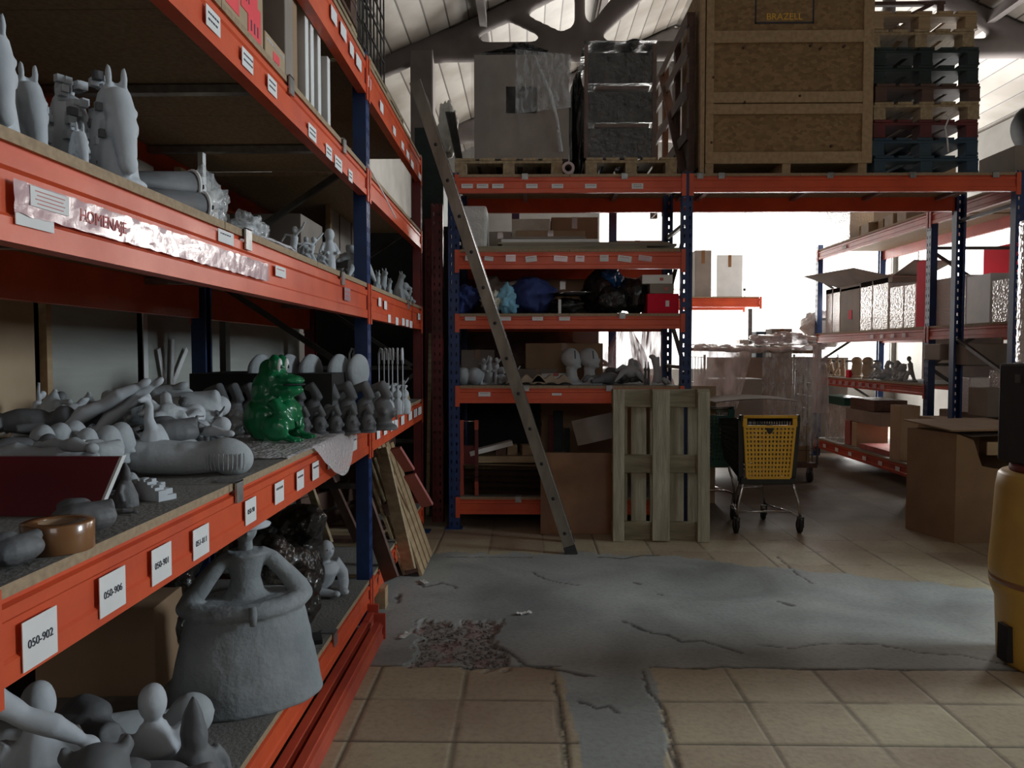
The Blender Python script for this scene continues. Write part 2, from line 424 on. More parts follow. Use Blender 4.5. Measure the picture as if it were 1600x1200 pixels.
    Z = -.006 * dark - rub * (.012 + .03 * np.abs(n3) + .012 * n2) + cem * .0015 * (n1) + .002 * n1 * (1 - cem)
    co = np.stack([X, Y, Z], -1).reshape(-1, 3).astype(np.float32)
    me = bpy.data.meshes.new('floor'); me.vertices.add(nx * ny); me.vertices.foreach_set('co', co.ravel())
    I, J = np.meshgrid(np.arange(nx - 1), np.arange(ny - 1)); a = (J * nx + I).ravel()
    q = np.stack([a, a + 1, a + nx + 1, a + nx], -1).astype(np.int32)
    me.loops.add(q.size); me.loops.foreach_set('vertex_index', q.ravel())
    me.polygons.add(len(q)); me.polygons.foreach_set('loop_start', np.arange(0, q.size, 4, dtype=np.int32))
    me.polygons.foreach_set('use_smooth', np.ones(len(q), bool)); me.update(); me.validate()
    at_ = me.color_attributes.new('wear', 'FLOAT_COLOR', 'POINT')
    at_.data.foreach_set('color', np.stack([cem, dark, rub, tv], -1).reshape(-1).astype(np.float32))
    m, nt, b, out = nodes('worn_floor'); L = nt.links
    av = nt.nodes.new('ShaderNodeVertexColor'); av.layer_name = 'wear'
    sp = nt.nodes.new('ShaderNodeSeparateColor'); L.new(av.outputs[0], sp.inputs[0])
    v = coords(nt, (1, 1, 1))
    def nz(sc, d=6, dist=0):
        n = nt.nodes.new('ShaderNodeTexNoise'); n.inputs['Scale'].default_value = sc; n.inputs['Detail'].default_value = d; n.inputs['Distortion'].default_value = dist
        L.new(v, n.inputs['Vector']); return n.outputs[0]
    def ramp(src, cs, a=.3, z=.7):
        r = nt.nodes.new('ShaderNodeValToRGB'); r.color_ramp.elements[0].position = a; r.color_ramp.elements[1].position = z
        r.color_ramp.elements[0].color = (*cs[0], 1); r.color_ramp.elements[1].color = (*cs[1], 1); L.new(src, r.inputs[0]); return r.outputs[0]
    def mix(f, a, c, mode='MIX'):
        x = nt.nodes.new('ShaderNodeMix'); x.data_type = 'RGBA'; x.blend_type = mode
        if isinstance(f, float): x.inputs[0].default_value = f
        else: L.new(f, x.inputs[0])
        for s_, i in ((a, 6), (c, 7)):
            if isinstance(s_, tuple): x.inputs[i].default_value = (*s_, 1)
            else: L.new(s_, x.inputs[i])
        return x.outputs[2]
    tile = ramp(nz(2.2, 8), ((.44, .35, .24), (.34, .25, .175)))
    tile = mix(av.outputs[1], tile, ramp(nz(5, 6), ((.52, .455, .30), (.42, .345, .23))))
    cemc = ramp(nz(1.25, 9, .7), ((.20, .212, .20), (.44, .46, .435)))
    # dirtier brown tiles further into the hall, darkened more to offset the end light
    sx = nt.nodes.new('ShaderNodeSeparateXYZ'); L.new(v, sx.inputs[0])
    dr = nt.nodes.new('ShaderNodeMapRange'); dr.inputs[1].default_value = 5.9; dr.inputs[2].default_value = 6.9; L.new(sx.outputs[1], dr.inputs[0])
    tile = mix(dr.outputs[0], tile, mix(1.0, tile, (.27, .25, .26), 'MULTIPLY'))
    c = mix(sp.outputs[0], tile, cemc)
    c = mix(.6, c, ramp(nz(38, 5), ((.62, .62, .62), (1, 1, 1)), .2, .55), 'MULTIPLY')
    rc = ramp(nz(48, 5), ((.07, .065, .06), (.29, .275, .25)), .36, .52)
    rc = mix(ramp(nz(9, 2), ((0, 0, 0), (1, 1, 1)), .5, .6), rc, mix(.35, rc, (.34, .16, .15)))
    c = mix(sp.outputs[2], c, rc)
    c = mix(sp.outputs[1], c, (.03, .027, .024))
    L.new(c, b.inputs['Base Color'])
    mr = nt.nodes.new('ShaderNodeMapRange'); mr.inputs[3].default_value = .42; mr.inputs[4].default_value = .8; L.new(nz(3, 8), mr.inputs[0]); L.new(mr.outputs[0], b.inputs['Roughness'])
    bp = nt.nodes.new('ShaderNodeBump'); bp.inputs['Strength'].default_value = .16; bp.inputs['Distance'].default_value = .01
    L.new(nz(45, 6), bp.inputs['Height']); L.new(bp.outputs[0], b.inputs['Normal'])
    o = link('floor', me, m); o['kind'] = 'structure'
make_floor()

def zroof(x): return EAVE + SLOPE * ((RIDGE_X - WL) if x > RIDGE_X else (RIDGE_X - WL)) - SLOPE * abs(x - RIDGE_X) - (0)
# roof boards: long strips with a dark groove between them, running down the hall
def roofmat():
    m, nt, b, out = nodes('grooved_roof_sheet'); L = nt.links
    v = coords(nt, (1, 1, 1))
    s = nt.nodes.new('ShaderNodeSeparateXYZ'); L.new(v, s.inputs[0])
    a = nt.nodes.new('ShaderNodeMath'); a.operation = 'MULTIPLY'; a.inputs[1].default_value = 1 / .27; L.new(s.outputs[0], a.inputs[0])
    f = nt.nodes.new('ShaderNodeMath'); f.operation = 'FRACT'; L.new(a.outputs[0], f.inputs[0])
    r = nt.nodes.new('ShaderNodeValToRGB'); e = r.color_ramp.elements; e[0].color = (.06, .05, .045, 1); e[1].position = .09; e[1].color = (.25, .23, .205, 1); e[0].position = .05
    e2 = r.color_ramp.elements.new(.95); e2.color = (.31, .295, .265, 1)
    L.new(f.outputs[0], r.inputs[0])
    n = nt.nodes.new('ShaderNodeTexNoise'); n.inputs['Scale'].default_value = 1.1; n.inputs['Detail'].default_value = 6; L.new(v, n.inputs['Vector'])
    r2 = nt.nodes.new('ShaderNodeValToRGB'); r2.color_ramp.elements[0].color = (.55, .5, .45, 1); r2.color_ramp.elements[1].color = (1, 1, 1, 1); r2.color_ramp.elements[0].position = .35; r2.color_ramp.elements[1].position = .6
    L.new(n.outputs[0], r2.inputs[0])
    x = nt.nodes.new('ShaderNodeMix'); x.data_type = 'RGBA'; x.blend_type = 'MULTIPLY'; x.inputs[0].default_value = .8
    L.new(r.outputs[0], x.inputs[6]); L.new(r2.outputs[0], x.inputs[7]); L.new(x.outputs[2], b.inputs['Base Color'])
    b.inputs['Roughness'].default_value = .55
    bp = nt.nodes.new('ShaderNodeBump'); bp.inputs['Strength'].default_value = .8; bp.inputs['Distance'].default_value = .02; L.new(r.outputs[0], bp.inputs['Height']); L.new(bp.outputs[0], b.inputs['Normal'])
    return m
RIDGE_Z = EAVE + SLOPE * (RIDGE_X - WL)
ZL = EAVE; ZR = RIDGE_Z - SLOPE * (WR - RIDGE_X)
mb = MB()
mb.prism([(WL - .3, ZL - .135), (RIDGE_X, RIDGE_Z), (WR + .3, ZR - .135), (WR + .3, ZR - .03), (RIDGE_X, RIDGE_Z + .12), (WL - .3, ZL - .03)], 'y', WF - .3, WB + .3)
st('ceiling', mb, roofmat())
def wall(name, axis, pos, thick, a0, a1, z0, z1, holes, mat='wallgrey'):
    """a wall with real openings: axis 'x' = a wall of constant x, holes (a0,a1,z0,z1)"""
    mb = MB()
    cuts = sorted(set([a0, a1] + [h[0] for h in holes] + [h[1] for h in holes]))
    for c0, c1 in zip(cuts[:-1], cuts[1:]):
        hs = [h for h in holes if h[0] <= c0 and h[1] >= c1]
        segs = [(z0, z1)]
        for h in hs: segs = [(z0, h[2]), (h[3], z1)]
        for s0, s1 in segs:
            if s1 - s0 < .01: continue
            if axis == 'x': mb.mm((pos, c0, s0), (pos + thick, c1, s1))
            else: mb.mm((c0, pos, s0), (c1, pos + thick, s1))
    return st(name, mb, mat)
wall('wall_left', 'x', WL - .15, .15, WF, WB, 0, ZL - .08, [])
wall('wall_right', 'x', WR, .15, WF, WB, 0, ZR - .08, [(2.65, 4.65, 2.15, 3.65), (9.8, 16.2, 1.8, 4.3)])
wall('added_shade_wall', 'y', 4.7, .12, 4.5, WR, 0, 4.2, [])  # unseen partition added to keep side daylight off the box and right racks
def gable(name, y0, y1, holes):
    o = wall(name, 'y', y0, y1 - y0, WL, WR, 0, 4.9, holes)
    mb = MB(); mb.prism([(WL, 4.9), (WR, 4.9), (WR, ZR - .03), (RIDGE_X, RIDGE_Z - .01), (WL, ZL - .03)], 'y', y0, y1)
    g = obj('gable', mb, 'wallgrey', o); return o
gable('wall_back', WB, WB + .15, [(1.6, 8.0, 1.1, 4.6)])
gable('wall_front', WF - .15, WF, [(-1.4, 2.6, 2.8, 4.4)])
# frames and bars in the openings
def winframe(name, axis, pos, a0, a1, z0, z1, n, rows):
    mb = MB()
    def bx(u0, u1, w0, w1):
        if axis == 'y': mb.mm((u0, pos, w0), (u1, pos + .06, w1))
        else: mb.mm((pos, u0, w0), (pos + .06, u1, w1))
    for i in range(n + 1):
        u = a0 + (a1 - a0) * i / n; bx(u - .025, u + .025, z0, z1)
    for k in range(rows + 1):
        z = z0 + (z1 - z0) * k / rows; bx(a0, a1, z - .025, z + .025)
    return st(name, mb, 'white')
winframe('window_1', 'y', WB + .05, 1.6, 8.0, 1.1, 4.6, 4, 2)
winframe('window_2', 'x', WR + .05, 9.8, 16.2, 1.8, 4.3, 4, 1)
winframe('window_3', 'y', WF - .12, -1.4, 2.6, 2.8, 4.4, 3, 1)
# concrete trusses with rounded gussets
def truss(y, idx):
    mb = MB(); t = .26; d = .20
    zc = 5.70
    yy0, yy1 = y - d / 2, y + d / 2
    mb.mm((WL, yy0, zc - .13), (WR, yy1, zc + .13))
    def lim(x): return RIDGE_Z - SLOPE * abs(x - RIDGE_X)
    nl = [(-1.25, zc), (.75, zc), (2.9, zc), (5.05, zc), (7.0, zc)]
    for sx in (-1, 1):
        x1 = WL if sx < 0 else WR
        z1 = lim(x1) - .12
        mb.bar((RIDGE_X, y, RIDGE_Z - .14), (x1, y, z1), .2, .22)
    for nx_, nz_ in nl: 
        mb.bar((nx_, y, nz_), (nx_, y, lim(nx_) - .1), d, .15, up=(1, 0, 0))
        mb.ell((nx_, y, nz_ + .1), (.34, d / 2, .26), n=20)
    for (a, b) in ((0, 1), (1, 2), (3, 2), (4, 3)):
        x0, x1 = nl[a][0], nl[b][0]
        mb.bar((x0, y, zc + .05), (x1, y, lim(x1) - .15), .18, .18)
    for (a, b) in ((1, 2.0), (1, -.3)):
        mb.bar((nl[a][0], y, zc + .05), (b, y, lim(b) - .12), .18, .17)
    me = blob(mb, .05, 4)
    o = link('trim_%d' % idx, me, 'concrete'); o['kind'] = 'structure'
truss(11.0, 1); truss(15.2, 2); truss(6.0, 3)
mb = MB()
mb.mm((-1.62, 10.85, 0), (-1.30, 11.15, 5.7)); st('trim_4', mb, 'concrete', .02)
mb = MB()
for x in (-.6, 1.2, 4.6, 6.4):
    z = RIDGE_Z - SLOPE * abs(x - RIDGE_X) - .1; mb.mm((x - .05, WF, z - .12), (x + .05, WB, z + .02))
st('trim_5', mb, 'concrete')

# ------------------------------------------------------------------ pallet racks
def post_mb(h, w_=.09, d_=.07, flip=1):
    """slotted C profile standing at the origin; front face towards -y"""
    mb = MB(); t = .003
    s1, s2 = -.022, .022; sw = .012; sh = .030; pitch = .075
    for a, b in ((-w_ / 2, s1 - sw / 2), (s1 + sw / 2, s2 - sw / 2), (s2 + sw / 2, w_ / 2)): mb.mm((a, 0, 0), (b, t, h))
    n = int(h / pitch)
    for sx in (s1, s2):
        z = 0
        for k in range(n + 1):
            z1 = min(h, k * pitch + .02)
            if z1 > z: mb.mm((sx - sw / 2, 0, z), (sx + sw / 2, t, z1))
            z = z1 + sh
        if z < h: mb.mm((sx - sw / 2, 0, z), (sx + sw / 2, t, h))
    for sx in (-1, 1): mb.mm((sx * w_ / 2 - sx * t, 0, 0), (sx * w_ / 2, flip * d_, h)); mb.mm((sx * w_ / 2, flip * d_ - t, 0), (sx * (w_ / 2 - .02), flip * d_, h))
    return mb
POSTS = {}
def post(name, h, parent, x, y, mat, flip):
    k = (round(h, 2), flip, mat)
    if k not in POSTS: POSTS[k] = post_mb(h, flip=flip).mesh('post')
    o = link(name, POSTS[k], mat, parent); o.location = (x, y, 0); return o
def beam_mb(L, h):
    mb = MB(); g = h * .25
    prof = [(0, 0), (.045, 0), (.045, h), (.012, h), (.012, h - .012), (0, h - .016), (0, h - g), (.006, h - g - .006), (.006, g + .006), (0, g)]
    mb.prism([(p[0], p[1]) for p in prof], 'x', 0, L); return mb
def conn_mb(h):
    mb = MB(); mb.mm((-.022, -.006, 0), (.022, 0, h + .05))
    return mb
def rack(name, label, loc, rz, bays, levels, d=.94, post_h=None, mats=('orange', 'blue'), skip=(), board='board', top='dusty', feet=True, bare=()):
    """bays: list of (u0,u1); levels: list of (z_top_of_board, beam_h); local x along the rack, front at y=0, back at y=d"""
    t = thing(name, label, 'pallet rack', loc, rz)
    us = sorted(set([round(b[0], 3) for b in bays] + [round(b[1], 3) for b in bays]))
    H = post_h or (levels[-1][0] + .02)
    beams = {}
    for u in us:
        post('post', H, t, u, 0, mats[1], 1); post('post', H, t, u, d, mats[1], -1)
        mb = MB(); z = .15; k = 0
        while z + .55 < H:
            a, b = (.06, d - .06) if k % 2 == 0 else (d - .06, .06)
            mb.bar((u, a, z), (u, b, z + .55), .03, .03); z += .6; k += 1
            mb.bar((u, .05, z), (u, d - .05, z), .03, .03)
        if us.index(u) in bare:
            mb = MB(); mb.bar((u, .05, 2.70), (u, d - .05, 2.70), .03, .03)
            for za, zb_ in ((.35, .35), (1.25, 1.60)): q_ = MB(); q_.bar((u, .05, za), (u, d - .05, zb_), .03, .03); obj('brace', q_, 'darkmetal', t)
        obj('brace', mb, 'darkmetal', t)
        if feet:
            for v in (.0, d - .0): 
                f = MB(); f.mm((u - .07, v - .06, .0), (u + .07, v + .06, .005)); obj('foot_plate', f, mats[1], t)
    for bi, (u0, u1) in enumerate(bays):
        for li, (z, h) in enumerate(levels):
            if (bi, li) in skip: continue
            zb = z - .022
            for v, s in ((-.002, 1), (d + .002, -1)):
                m = beam_mb(u1 - u0 - .094, h)
                if s < 0: m.xf(Matrix.Diagonal((1, -1, 1, 1)))
                o = obj('beam', m, mats[0], t); o.location = (u0 + .047, v, zb - h)
                if s > 0:
                    beams[(bi, li)] = o
                for e in (u0 + .03, u1 - .03):
                    c = MB()
                    zz = zb - h
                    c.mm((e - .018, v - s * .006, zz - .03), (e + .018, v + s * .001, zb + .02))
                    for q in range(3): c.mm((e - .006, v - s * .0072, zz + .0 + q * h * .38), (e + .006, v - s * .006, zz + .022 + q * h * .38))
                    obj('connector', c, mats[0], t)
            n = max(2, round((u1 - u0) / 1.0))
            for k in range(n):
                a = u0 + .05 + (u1 - u0 - .1) * k / n; b = u0 + .05 + (u1 - u0 - .1) * (k + 1) / n - .004
                m = MB(); m.mm((a, .0, zb), (b, d, z)); o = obj('shelf_board', m, board, t)
                if top:
                    m.mesh  # dust lies on the upper face only
                    o.data.materials.append(M[top])
                    for pl in o.data.polygons:
                        if pl.normal.z > .5: pl.material_index = 1
    t['_'] = 0
    del t['_']
    t_beams = beams
    return t, beams
def clip(t, u, z, h=.055, cross=True, d=.94):
    mb = MB(); mb.mm((u - .025, -.012, z - h), (u + .025, -.006, z + .004)); mb.mm((u - .025, -.012, z + .0), (u + .025, .05, z + .005))
    if cross: mb.mm((u - .02, .045, z - .055), (u + .02, d - .045, z - .027))
    return obj('shelf_clip', mb, 'galv', t)
def sticker(beam, u, z, w_, h_, txt=None, mat='paper', tilt=0, strokes=2, ts=None, ink='ink'):
    """paper label on the front of a beam; u, z in the beam's local frame"""
    mb = MB(); mb.box((0, 0, 0), (w_, .0016, h_))
    o = obj('sticker', mb, mat, beam); o.location = (u, -.0035, z); o.rotation_euler = (0, tilt, 0)
    if txt:
        text('lettering', txt, ts or h_ * .36, ink, o, (0, -.0014, 0), (R(90), 0, 0))
    elif strokes:
        m = MB(); rnd = random.Random(int(u * 1000) + int(z * 777))
        for k in range(strokes):
            zz = h_ * (.2 - .32 * k); x = -w_ * .36
            while x < w_ * .32:
                l = w_ * rnd.uniform(.06, .16); m.box((x + l / 2, -.0011, zz), (l, .0006, h_ * .10)); x += l + w_ * .035
        obj('lettering', m, ink, o)
    return o
# rack along the left wall
LX = -.85
LZ = [(.245, .12), (1.10, .145), (1.848, .165), (2.46, .125), (3.05, .18)]
LY0, LY1, LY2 = 1.155, 4.155, 6.27
lrack, LB = rack('pallet_rack', 'long orange and blue pallet rack full of grey figures along the side wall', (LX, 0, 0), PI / 2, [(LY0, LY1), (LY1, LY2)], LZ, d=.95, post_h=3.07)
for o_ in list(lrack.children):
    if o_.name.startswith('post') and o_.location.x > 6: o_.data = o_.data.copy(); o_.data.materials[0] = M['darkred']
def lst(px, py, bay, lev, wpx, hz, txt=None, **k):
    p = onx(px, py, LX); u0 = (LY0, LY1)[bay]; z, h = LZ[lev]
    a, b = onx(px - wpx / 2, py, LX).y, onx(px + wpx / 2, py, LX).y
    return sticker(LB[(bay, lev)], p.y - u0 - .047, p.z - (z - .022 - h), b - a, hz, txt, **k)
for px, py, wp, hz, tx in ((58, 997, 55, .085, '050-902'), (172, 924, 41, .082, '050-906'), (249, 880, 31, .082, '050-901'), (311, 846, 25, .078, '051-811'),
                           (389, 798, 17, .075, '050-90'), (434, 769, 14, .072, None), (467, 750, 11, .07, None), (491, 735, 10, .07, None), (515, 724, 9, .04, None), (538, 700, 9, .075, None), (552, 692, 8, .075, None)):
    lst(px, py, 0, 1, wp, hz, tx, ts=.021, strokes=1)
for i, px in enumerate((590, 601, 612, 618, 628, 640, 648, 655)):
    y = 550 + (550 - 550) + (1.48 - 1.015) * 1200 / (onx(px, 600, LX).y)
    lst(px, y, 1, 1, 5, .06, None, strokes=0)
lst(50, 343, 0, 2, 60, .032, None, strokes=1)
lst(350, 371, 0, 2, 24, .035, None, strokes=1)
lst(436, 425, 0, 2, 16, .035, None, strokes=1, ink='redink')
lst(541, 460, 0, 2, 9, .06, None, strokes=2, ink='redink', mat='lilac')
for px, py in ((592, 472), (601, 477), (607, 498), (619, 502), (629, 503), (635, 505), (641, 507), (654, 495)):
    lst(px, py, 1, 2, 4, .05, None, strokes=0)
for px, py, wp in ((330, 33, 22), (384, 95, 17), (423, 135, 14), (486, 208, 12), (512, 238, 9), (527, 256, 11), (546, 275, 6)):
    lst(px, py, 0, 3, wp, .055, None, strokes=2)
for px, py, wp in ((520, 25, 9), (535, 50, 9), (548, 78, 6), (559, 98, 8), (575, 128, 6), (595, 168, 5)):
    lst(px, py, 0 if px < 572 else 1, 4, wp, .06, None, strokes=0)
for px, py in ((615, 205), (628, 228), (636, 242), (643, 257), (655, 276)): lst(px, py, 1, 4, 4, .05, None, strokes=0)
# strip of glossy lilac tape stuck along the third beam
def tape_strip(px0, px1, z, h, nm):
    y0, y1 = onx(px0, 300, LX).y, onx(px1, 300, LX).y
    b = LB[(0, 2)]; mb = MB(); L_ = y1 - y0
    def fn(u, v):
        return (u * L_, -.0022 - .0022 * noise.noise(Vector((u * L_ * 24, v * 4, 0))) - .001, (v - .5) * h + .004 * noise.noise(Vector((u * 40, 0, v))))
    mb.grid(fn, 90, 5)
    o = obj(nm, mb, 'lilac', b); o.location = (y0 - LY0 - .047, -.003, z - (LZ[2][0] - .022 - LZ[2][1])); return o
ts = tape_strip(14, 414, 1.738, .056, 'tape_strip')
text('lettering', 'HOMENAJE', .034, 'redink', ts, (.27, -.0042, .0), (R(90), 0, 0))
m_ = MB(); m_.box((.095, -.0045, .008), (.11, .0008, .034)); pp_ = obj('paper_note', m_, 'paper', ts)
for k_ in range(4):
    m_ = MB(); m_.box((.095, -.0052, .018 - .007 * k_), (.085 - .01 * (k_ % 2), .0004, .0016)); obj('note_line', m_, 'redink', ts)
for px, z, lev, bay in ((385, 1.826, 2, 0), (534, 1.826, 2, 0), (637, 1.826, 2, 1), (365, 1.078, 1, 0), (456, 2.438, 3, 0), (538, 2.438, 3, 0), (516, .224, 0, 0), (617, 1.078, 1, 1)):
    clip(lrack, onx(px, 500, LX).y, z + .022, h=.06, d=.95)
# back rack with the bridge over the aisle
BY = 6.40
def bx(px): return at(px, 550, BY).x
def bz(py): return at(1000, py, BY).z
BX0, BX1, BX2 = bx(709), bx(1072), bx(1590)
BZ = [(.265, .125), (1.20, .125), (1.80, .105), (2.33, .14), (2.945, .13)]
brack, BB = rack('pallet_rack', 'orange and blue pallet rack facing the viewer, its top shelf bridging the aisle', (0, BY, 0), 0, [(BX0, BX1), (BX1, BX2)], BZ, d=.94, post_h=2.96,
                 skip=[(1, 0), (1, 1), (1, 2), (1, 3)], bare=(2,))
def bst(px, py, lev, w_, h_, **k):
    p = at(px, py, BY); bay = 0 if px < 1070 else 1; u0 = (BX0, BX1)[bay]; z, h = BZ[lev]
    return sticker(BB[(bay, lev)], p.x - u0 - .047, p.z - (z - .022 - h), w_, h_, **k)
for px in (730, 754, 778, 831, 871, 923): bst(px, 291, 4, .095, .036, strokes=1)
bst(996, 291, 4, .095, .045, strokes=2)
rn = random.Random(3)
for px in (736, 764, 798, 830, 876, 906, 944, 976, 1008):
    bst(px, 404 + rn.uniform(-1, 1), 3, rn.uniform(.07, .12), rn.uniform(.035, .055), strokes=1, ink='redink', tilt=rn.uniform(-.15, .15), mat='lilac' if px % 3 == 0 else 'paper')
for px in (735, 790, 840, 882): bst(px, 498, 2, .09, .032, strokes=1, ink='redink')
bst(757, 616, 1, .10, .036, strokes=1); bst(870, 616, 1, .08, .02, strokes=1, ink='redink')
for px, z in ((820, 2.945), (974, 2.945), (1091, 2.945), (1124, 2.945), (1292, 2.945), (1420, 2.945), (1548, 2.945), (972, 1.80), (822, 1.20), (952, 1.20), (810, .265)):
    clip(brack, bx(px), z, h=.045)
# rack along the right side, and further racks towards the end wall
RX = 4.15
rrack, RB = rack('pallet_rack', 'dusty red and blue pallet rack with cartons along the right side of the aisle', (RX, 0, 0), -PI / 2, [(-11.1, -8.05), (-8.05, -6.42)],
                 [(.26, .12), (1.145, .10), (1.745, .115), (2.93, .12)], d=.95, post_h=3.0, mats=('orange2', 'blue'), skip=[(1, 0), (1, 1)], bare=(2,))
for i in range(10):
    u = .25 + i * .20; sticker(RB[(0, 1)], u, .05, .10, .055, None, strokes=1, ink='redink', mat='lilac')
for i in range(6): sticker(RB[(0, 0)], .35 + i * .42, .06, .10, .05, None, strokes=0)
for i in range(4): sticker(RB[(0, 2)], 1.75 + i * .26, .055, .08, .05, None, strokes=0, mat='lilac')
sticker(RB[(0, 3)], .9, .06, .12, .05, strokes=1)
crack_, CB = rack('pallet_rack', 'pallet rack standing end-on behind the facing rack, holding cartons', (-.15, 7.75, 0), PI / 2, [(0, 2.8), (2.8, 4.3)], [(.26, .12), (1.20, .12), (2.30, .13)], d=1.04, post_h=2.9)
crack_.location = (.90, 7.75, 0)
frack, FB = rack('pallet_rack', 'distant pallet rack by the bright end opening', (1.05, 12.3, 0), 0, [(0, 2.7)], [(.26, .12), (2.36, .145)], d=.94, post_h=1.6, feet=True)
# ------------------------------------------------------------------ general builders
def carton(label, loc, rz, sx, sy, sz, mat='card', group=None, cat='box', name='cardboard_box', tape=True, flaps=0, lab=None, seal='tape'):
    """closed or open carton, base centre at loc"""
    t = thing(name, label, cat, loc, rz, group)
    m = MB()
    if flaps:
        w_ = .006
        m.mm((-sx / 2, -sy / 2, 0), (sx / 2, sy / 2, w_))
        m.mm((-sx / 2, -sy / 2, 0), (-sx / 2 + w_, sy / 2, sz)); m.mm((sx / 2 - w_, -sy / 2, 0), (sx / 2, sy / 2, sz))
        m.mm((-sx / 2, -sy / 2, 0), (sx / 2, -sy / 2 + w_, sz)); m.mm((-sx / 2, sy / 2 - w_, 0), (sx / 2, sy / 2, sz))
    else: m.box((0, 0, sz / 2), (sx, sy, sz))
    obj('body', m, mat, t, bevel=.004)
    if flaps:
        L = sy * .5
        for s in (-1, 1):
            f = MB(); f.bar((0, s * sy / 2, sz), (0, s * (sy / 2 + L * math.cos(flaps)), sz + L * math.sin(flaps)), sx * .98, .005, up=(0, 0, 1)); obj('flap', f, mat, t)
            f = MB(); f.bar((s * sx / 2, 0, sz), (s * (sx / 2 + L * math.cos(flaps * .5)), 0, sz + L * math.sin(flaps * .5)), sy * .98, .005); obj('flap', f, mat, t)
    elif tape:
        f = MB(); f.mm((-.025, -sy / 2 - .0015, sz * .72), (.025, sy / 2 + .0015, sz + .0015)); obj('sealing_tape', f, seal, t)
    if lab:
        f = MB(); f.mm((sx * .12, -sy / 2 - .002, sz * .3), (sx * .12 + min(.1, sx * .3), -sy / 2, sz * .3 + min(.07, sz * .35))); obj('shipping_label', f, 'paper', t)
    return t
def pallet(label, loc, rz=0, mat='wood', L=1.2, W=.8, group=None, blockmat=None, boards=5, bm=None):
    """standard pallet lying flat, base centre at loc; long side along local x"""
    t = thing('wooden_pallet', label, 'pallet', loc, rz, group)
    for i in range(boards):
        y = -W / 2 + (W / boards) * (i + .5); m = MB(); m.box((0, y, .133), (L, W / boards * (.9 if i in (0, boards - 1) else .72), .022)); obj('deck_board', m, mat, t, bevel=.003)
    for x in (-L / 2 + .07, 0, L / 2 - .07):
        m = MB(); m.box((x, 0, .111), (.13, W, .022)); obj('cross_board', m, mat, t, bevel=.003)
        for y in (-W / 2 + .05, 0, W / 2 - .05):
            m = MB(); m.box((x, y, .061), (.13, .095, .078)); obj('block', m, blockmat or mat, t, bevel=.003)
    for y in (-W / 2 + .05, 0, W / 2 - .05):
        m = MB(); m.box((0, y, .011), (L, .1, .022)); obj('bottom_board', m, bm or mat, t, bevel=.003)
    return t
def sheet_mb(sx, sy, amp=.02, f=6, n=24, seed=0, th=0):
    mb = MB()
    mb.grid(lambda u, v: ((u - .5) * sx, (v - .5) * sy, amp * noise.noise(Vector((u * sx * f, v * sy * f, seed)))), n, n)
    return mb
def crumple(rx, ry, rz_, seed, amp=.25, f=3.5, sub=4, flat=True):
    """a crumpled closed bag, resting on z=0"""
    import bmesh
    bm = bmesh.new(); bmesh.ops.create_icosphere(bm, subdivisions=sub, radius=1)
    for v in bm.verts:
        p = v.co.copy(); n_ = noise.noise(p * f * .45 + Vector((seed * 5.1, 0, 0))) * 1.2 + noise.turbulence(p * f + Vector((0, seed * 3.3, 0)), 3, True) * .9 - .5
        k = 1 + amp * n_ + amp * .35 * (abs(noise.noise(p * f * 2.6 + Vector((seed, 1, 2)))) - .25)
        v.co = Vector((p.x * rx * k, p.y * ry * k, max(-.96, p.z * k) * rz_))
        v.co.z += rz_ * .96
    me = bpy.data.meshes.new('bag'); bm.to_mesh(me); bm.free()
    me.polygons.foreach_set('use_smooth', [True] * len(me.polygons)); return me
def bagthing(name, label, cat, loc, r, mat, seed, rz=0, amp=.25, f=3.5, group=None, sub=4):
    return single(name, label, cat, crumple(*r, seed, amp, f, sub), mat, loc, rz, group)

# ------------------------------------------------------------------ grey resin sculptures (local: base at z=0, facing +x)
def sc_horse(seed=0, cubes=True):
    m = MB()
    m.tube([(-.012, 0, .0), (-.030, 0, .07), (-.030, 0, .14), (-.006, 0, .195), (.012, 0, .205)], [.050, .046, .040, .034, .028], 16)
    m.tube([(.004, 0, .20), (.026, 0, .155), (.046, 0, .10), (.058, 0, .055)], [.029, .031, .025, .020], 14)
    m.ell((.062, 0, .042), (.019, .020, .024)); m.tube([(.0, 0, .02), (.0, 0, .14)], [.045, .030], 14)
    for s in (-1, 1):
        m.ell((.006, s * .016, .236), (.009, .007, .027), (0, -.1, 0)); m.ell((.030, s * .026, .158), (.012, .008, .011)); m.ell((.034, s * .024, .12), (.012, .010, .022), (0, .3, 0)); m.ell((.070, s * .012, .045), (.006, .005, .006))
    m.lathe([(.060, 0), (.060, .010), (.052, .016)], n=20)
    return blob(m, .0045, 1)
def horse_thing(label, loc, rz, seed, scale=1, ncube=26, group=None):
    t = thing('horse_head_sculpture', label, 'sculpture', loc, rz, group)
    if 'horse' not in CACHE: CACHE['horse'] = sc_horse()
    o = link('bust', CACHE['horse'], 'claylight', t); rnd = random.Random(seed)
    mb = MB(); md = MB()
    for k in range(ncube):
        z = rnd.uniform(.02, .25); th = rnd.uniform(0, 1)
        cx = -.068 - rnd.uniform(-.012, .014) + (.035 if z > .19 else 0) + (.02 if z < .05 else 0); cy = rnd.uniform(-.034, .034); s_ = rnd.uniform(.012, .019)
        (mb if rnd.random() < .72 else md).box((cx, cy, z), (s_, s_, s_))
    for k in range(12):
        z = rnd.uniform(.03, .18); y = rnd.choice((-1, 1)) * .036; (mb if k % 2 else md).box((rnd.uniform(-.045, .02), y, z), (.013, .012, .017))
    obj('mane_tile', mb, 'claylight', t)
    for q in range(0, len(md.v), 8):
        d_ = MB(); d_.add(md.v[q:q + 8], md.f[:6]); obj('dark_square', d_, 'claydark', t)
    t.scale = (scale,) * 3
    return t
CACHE = {}
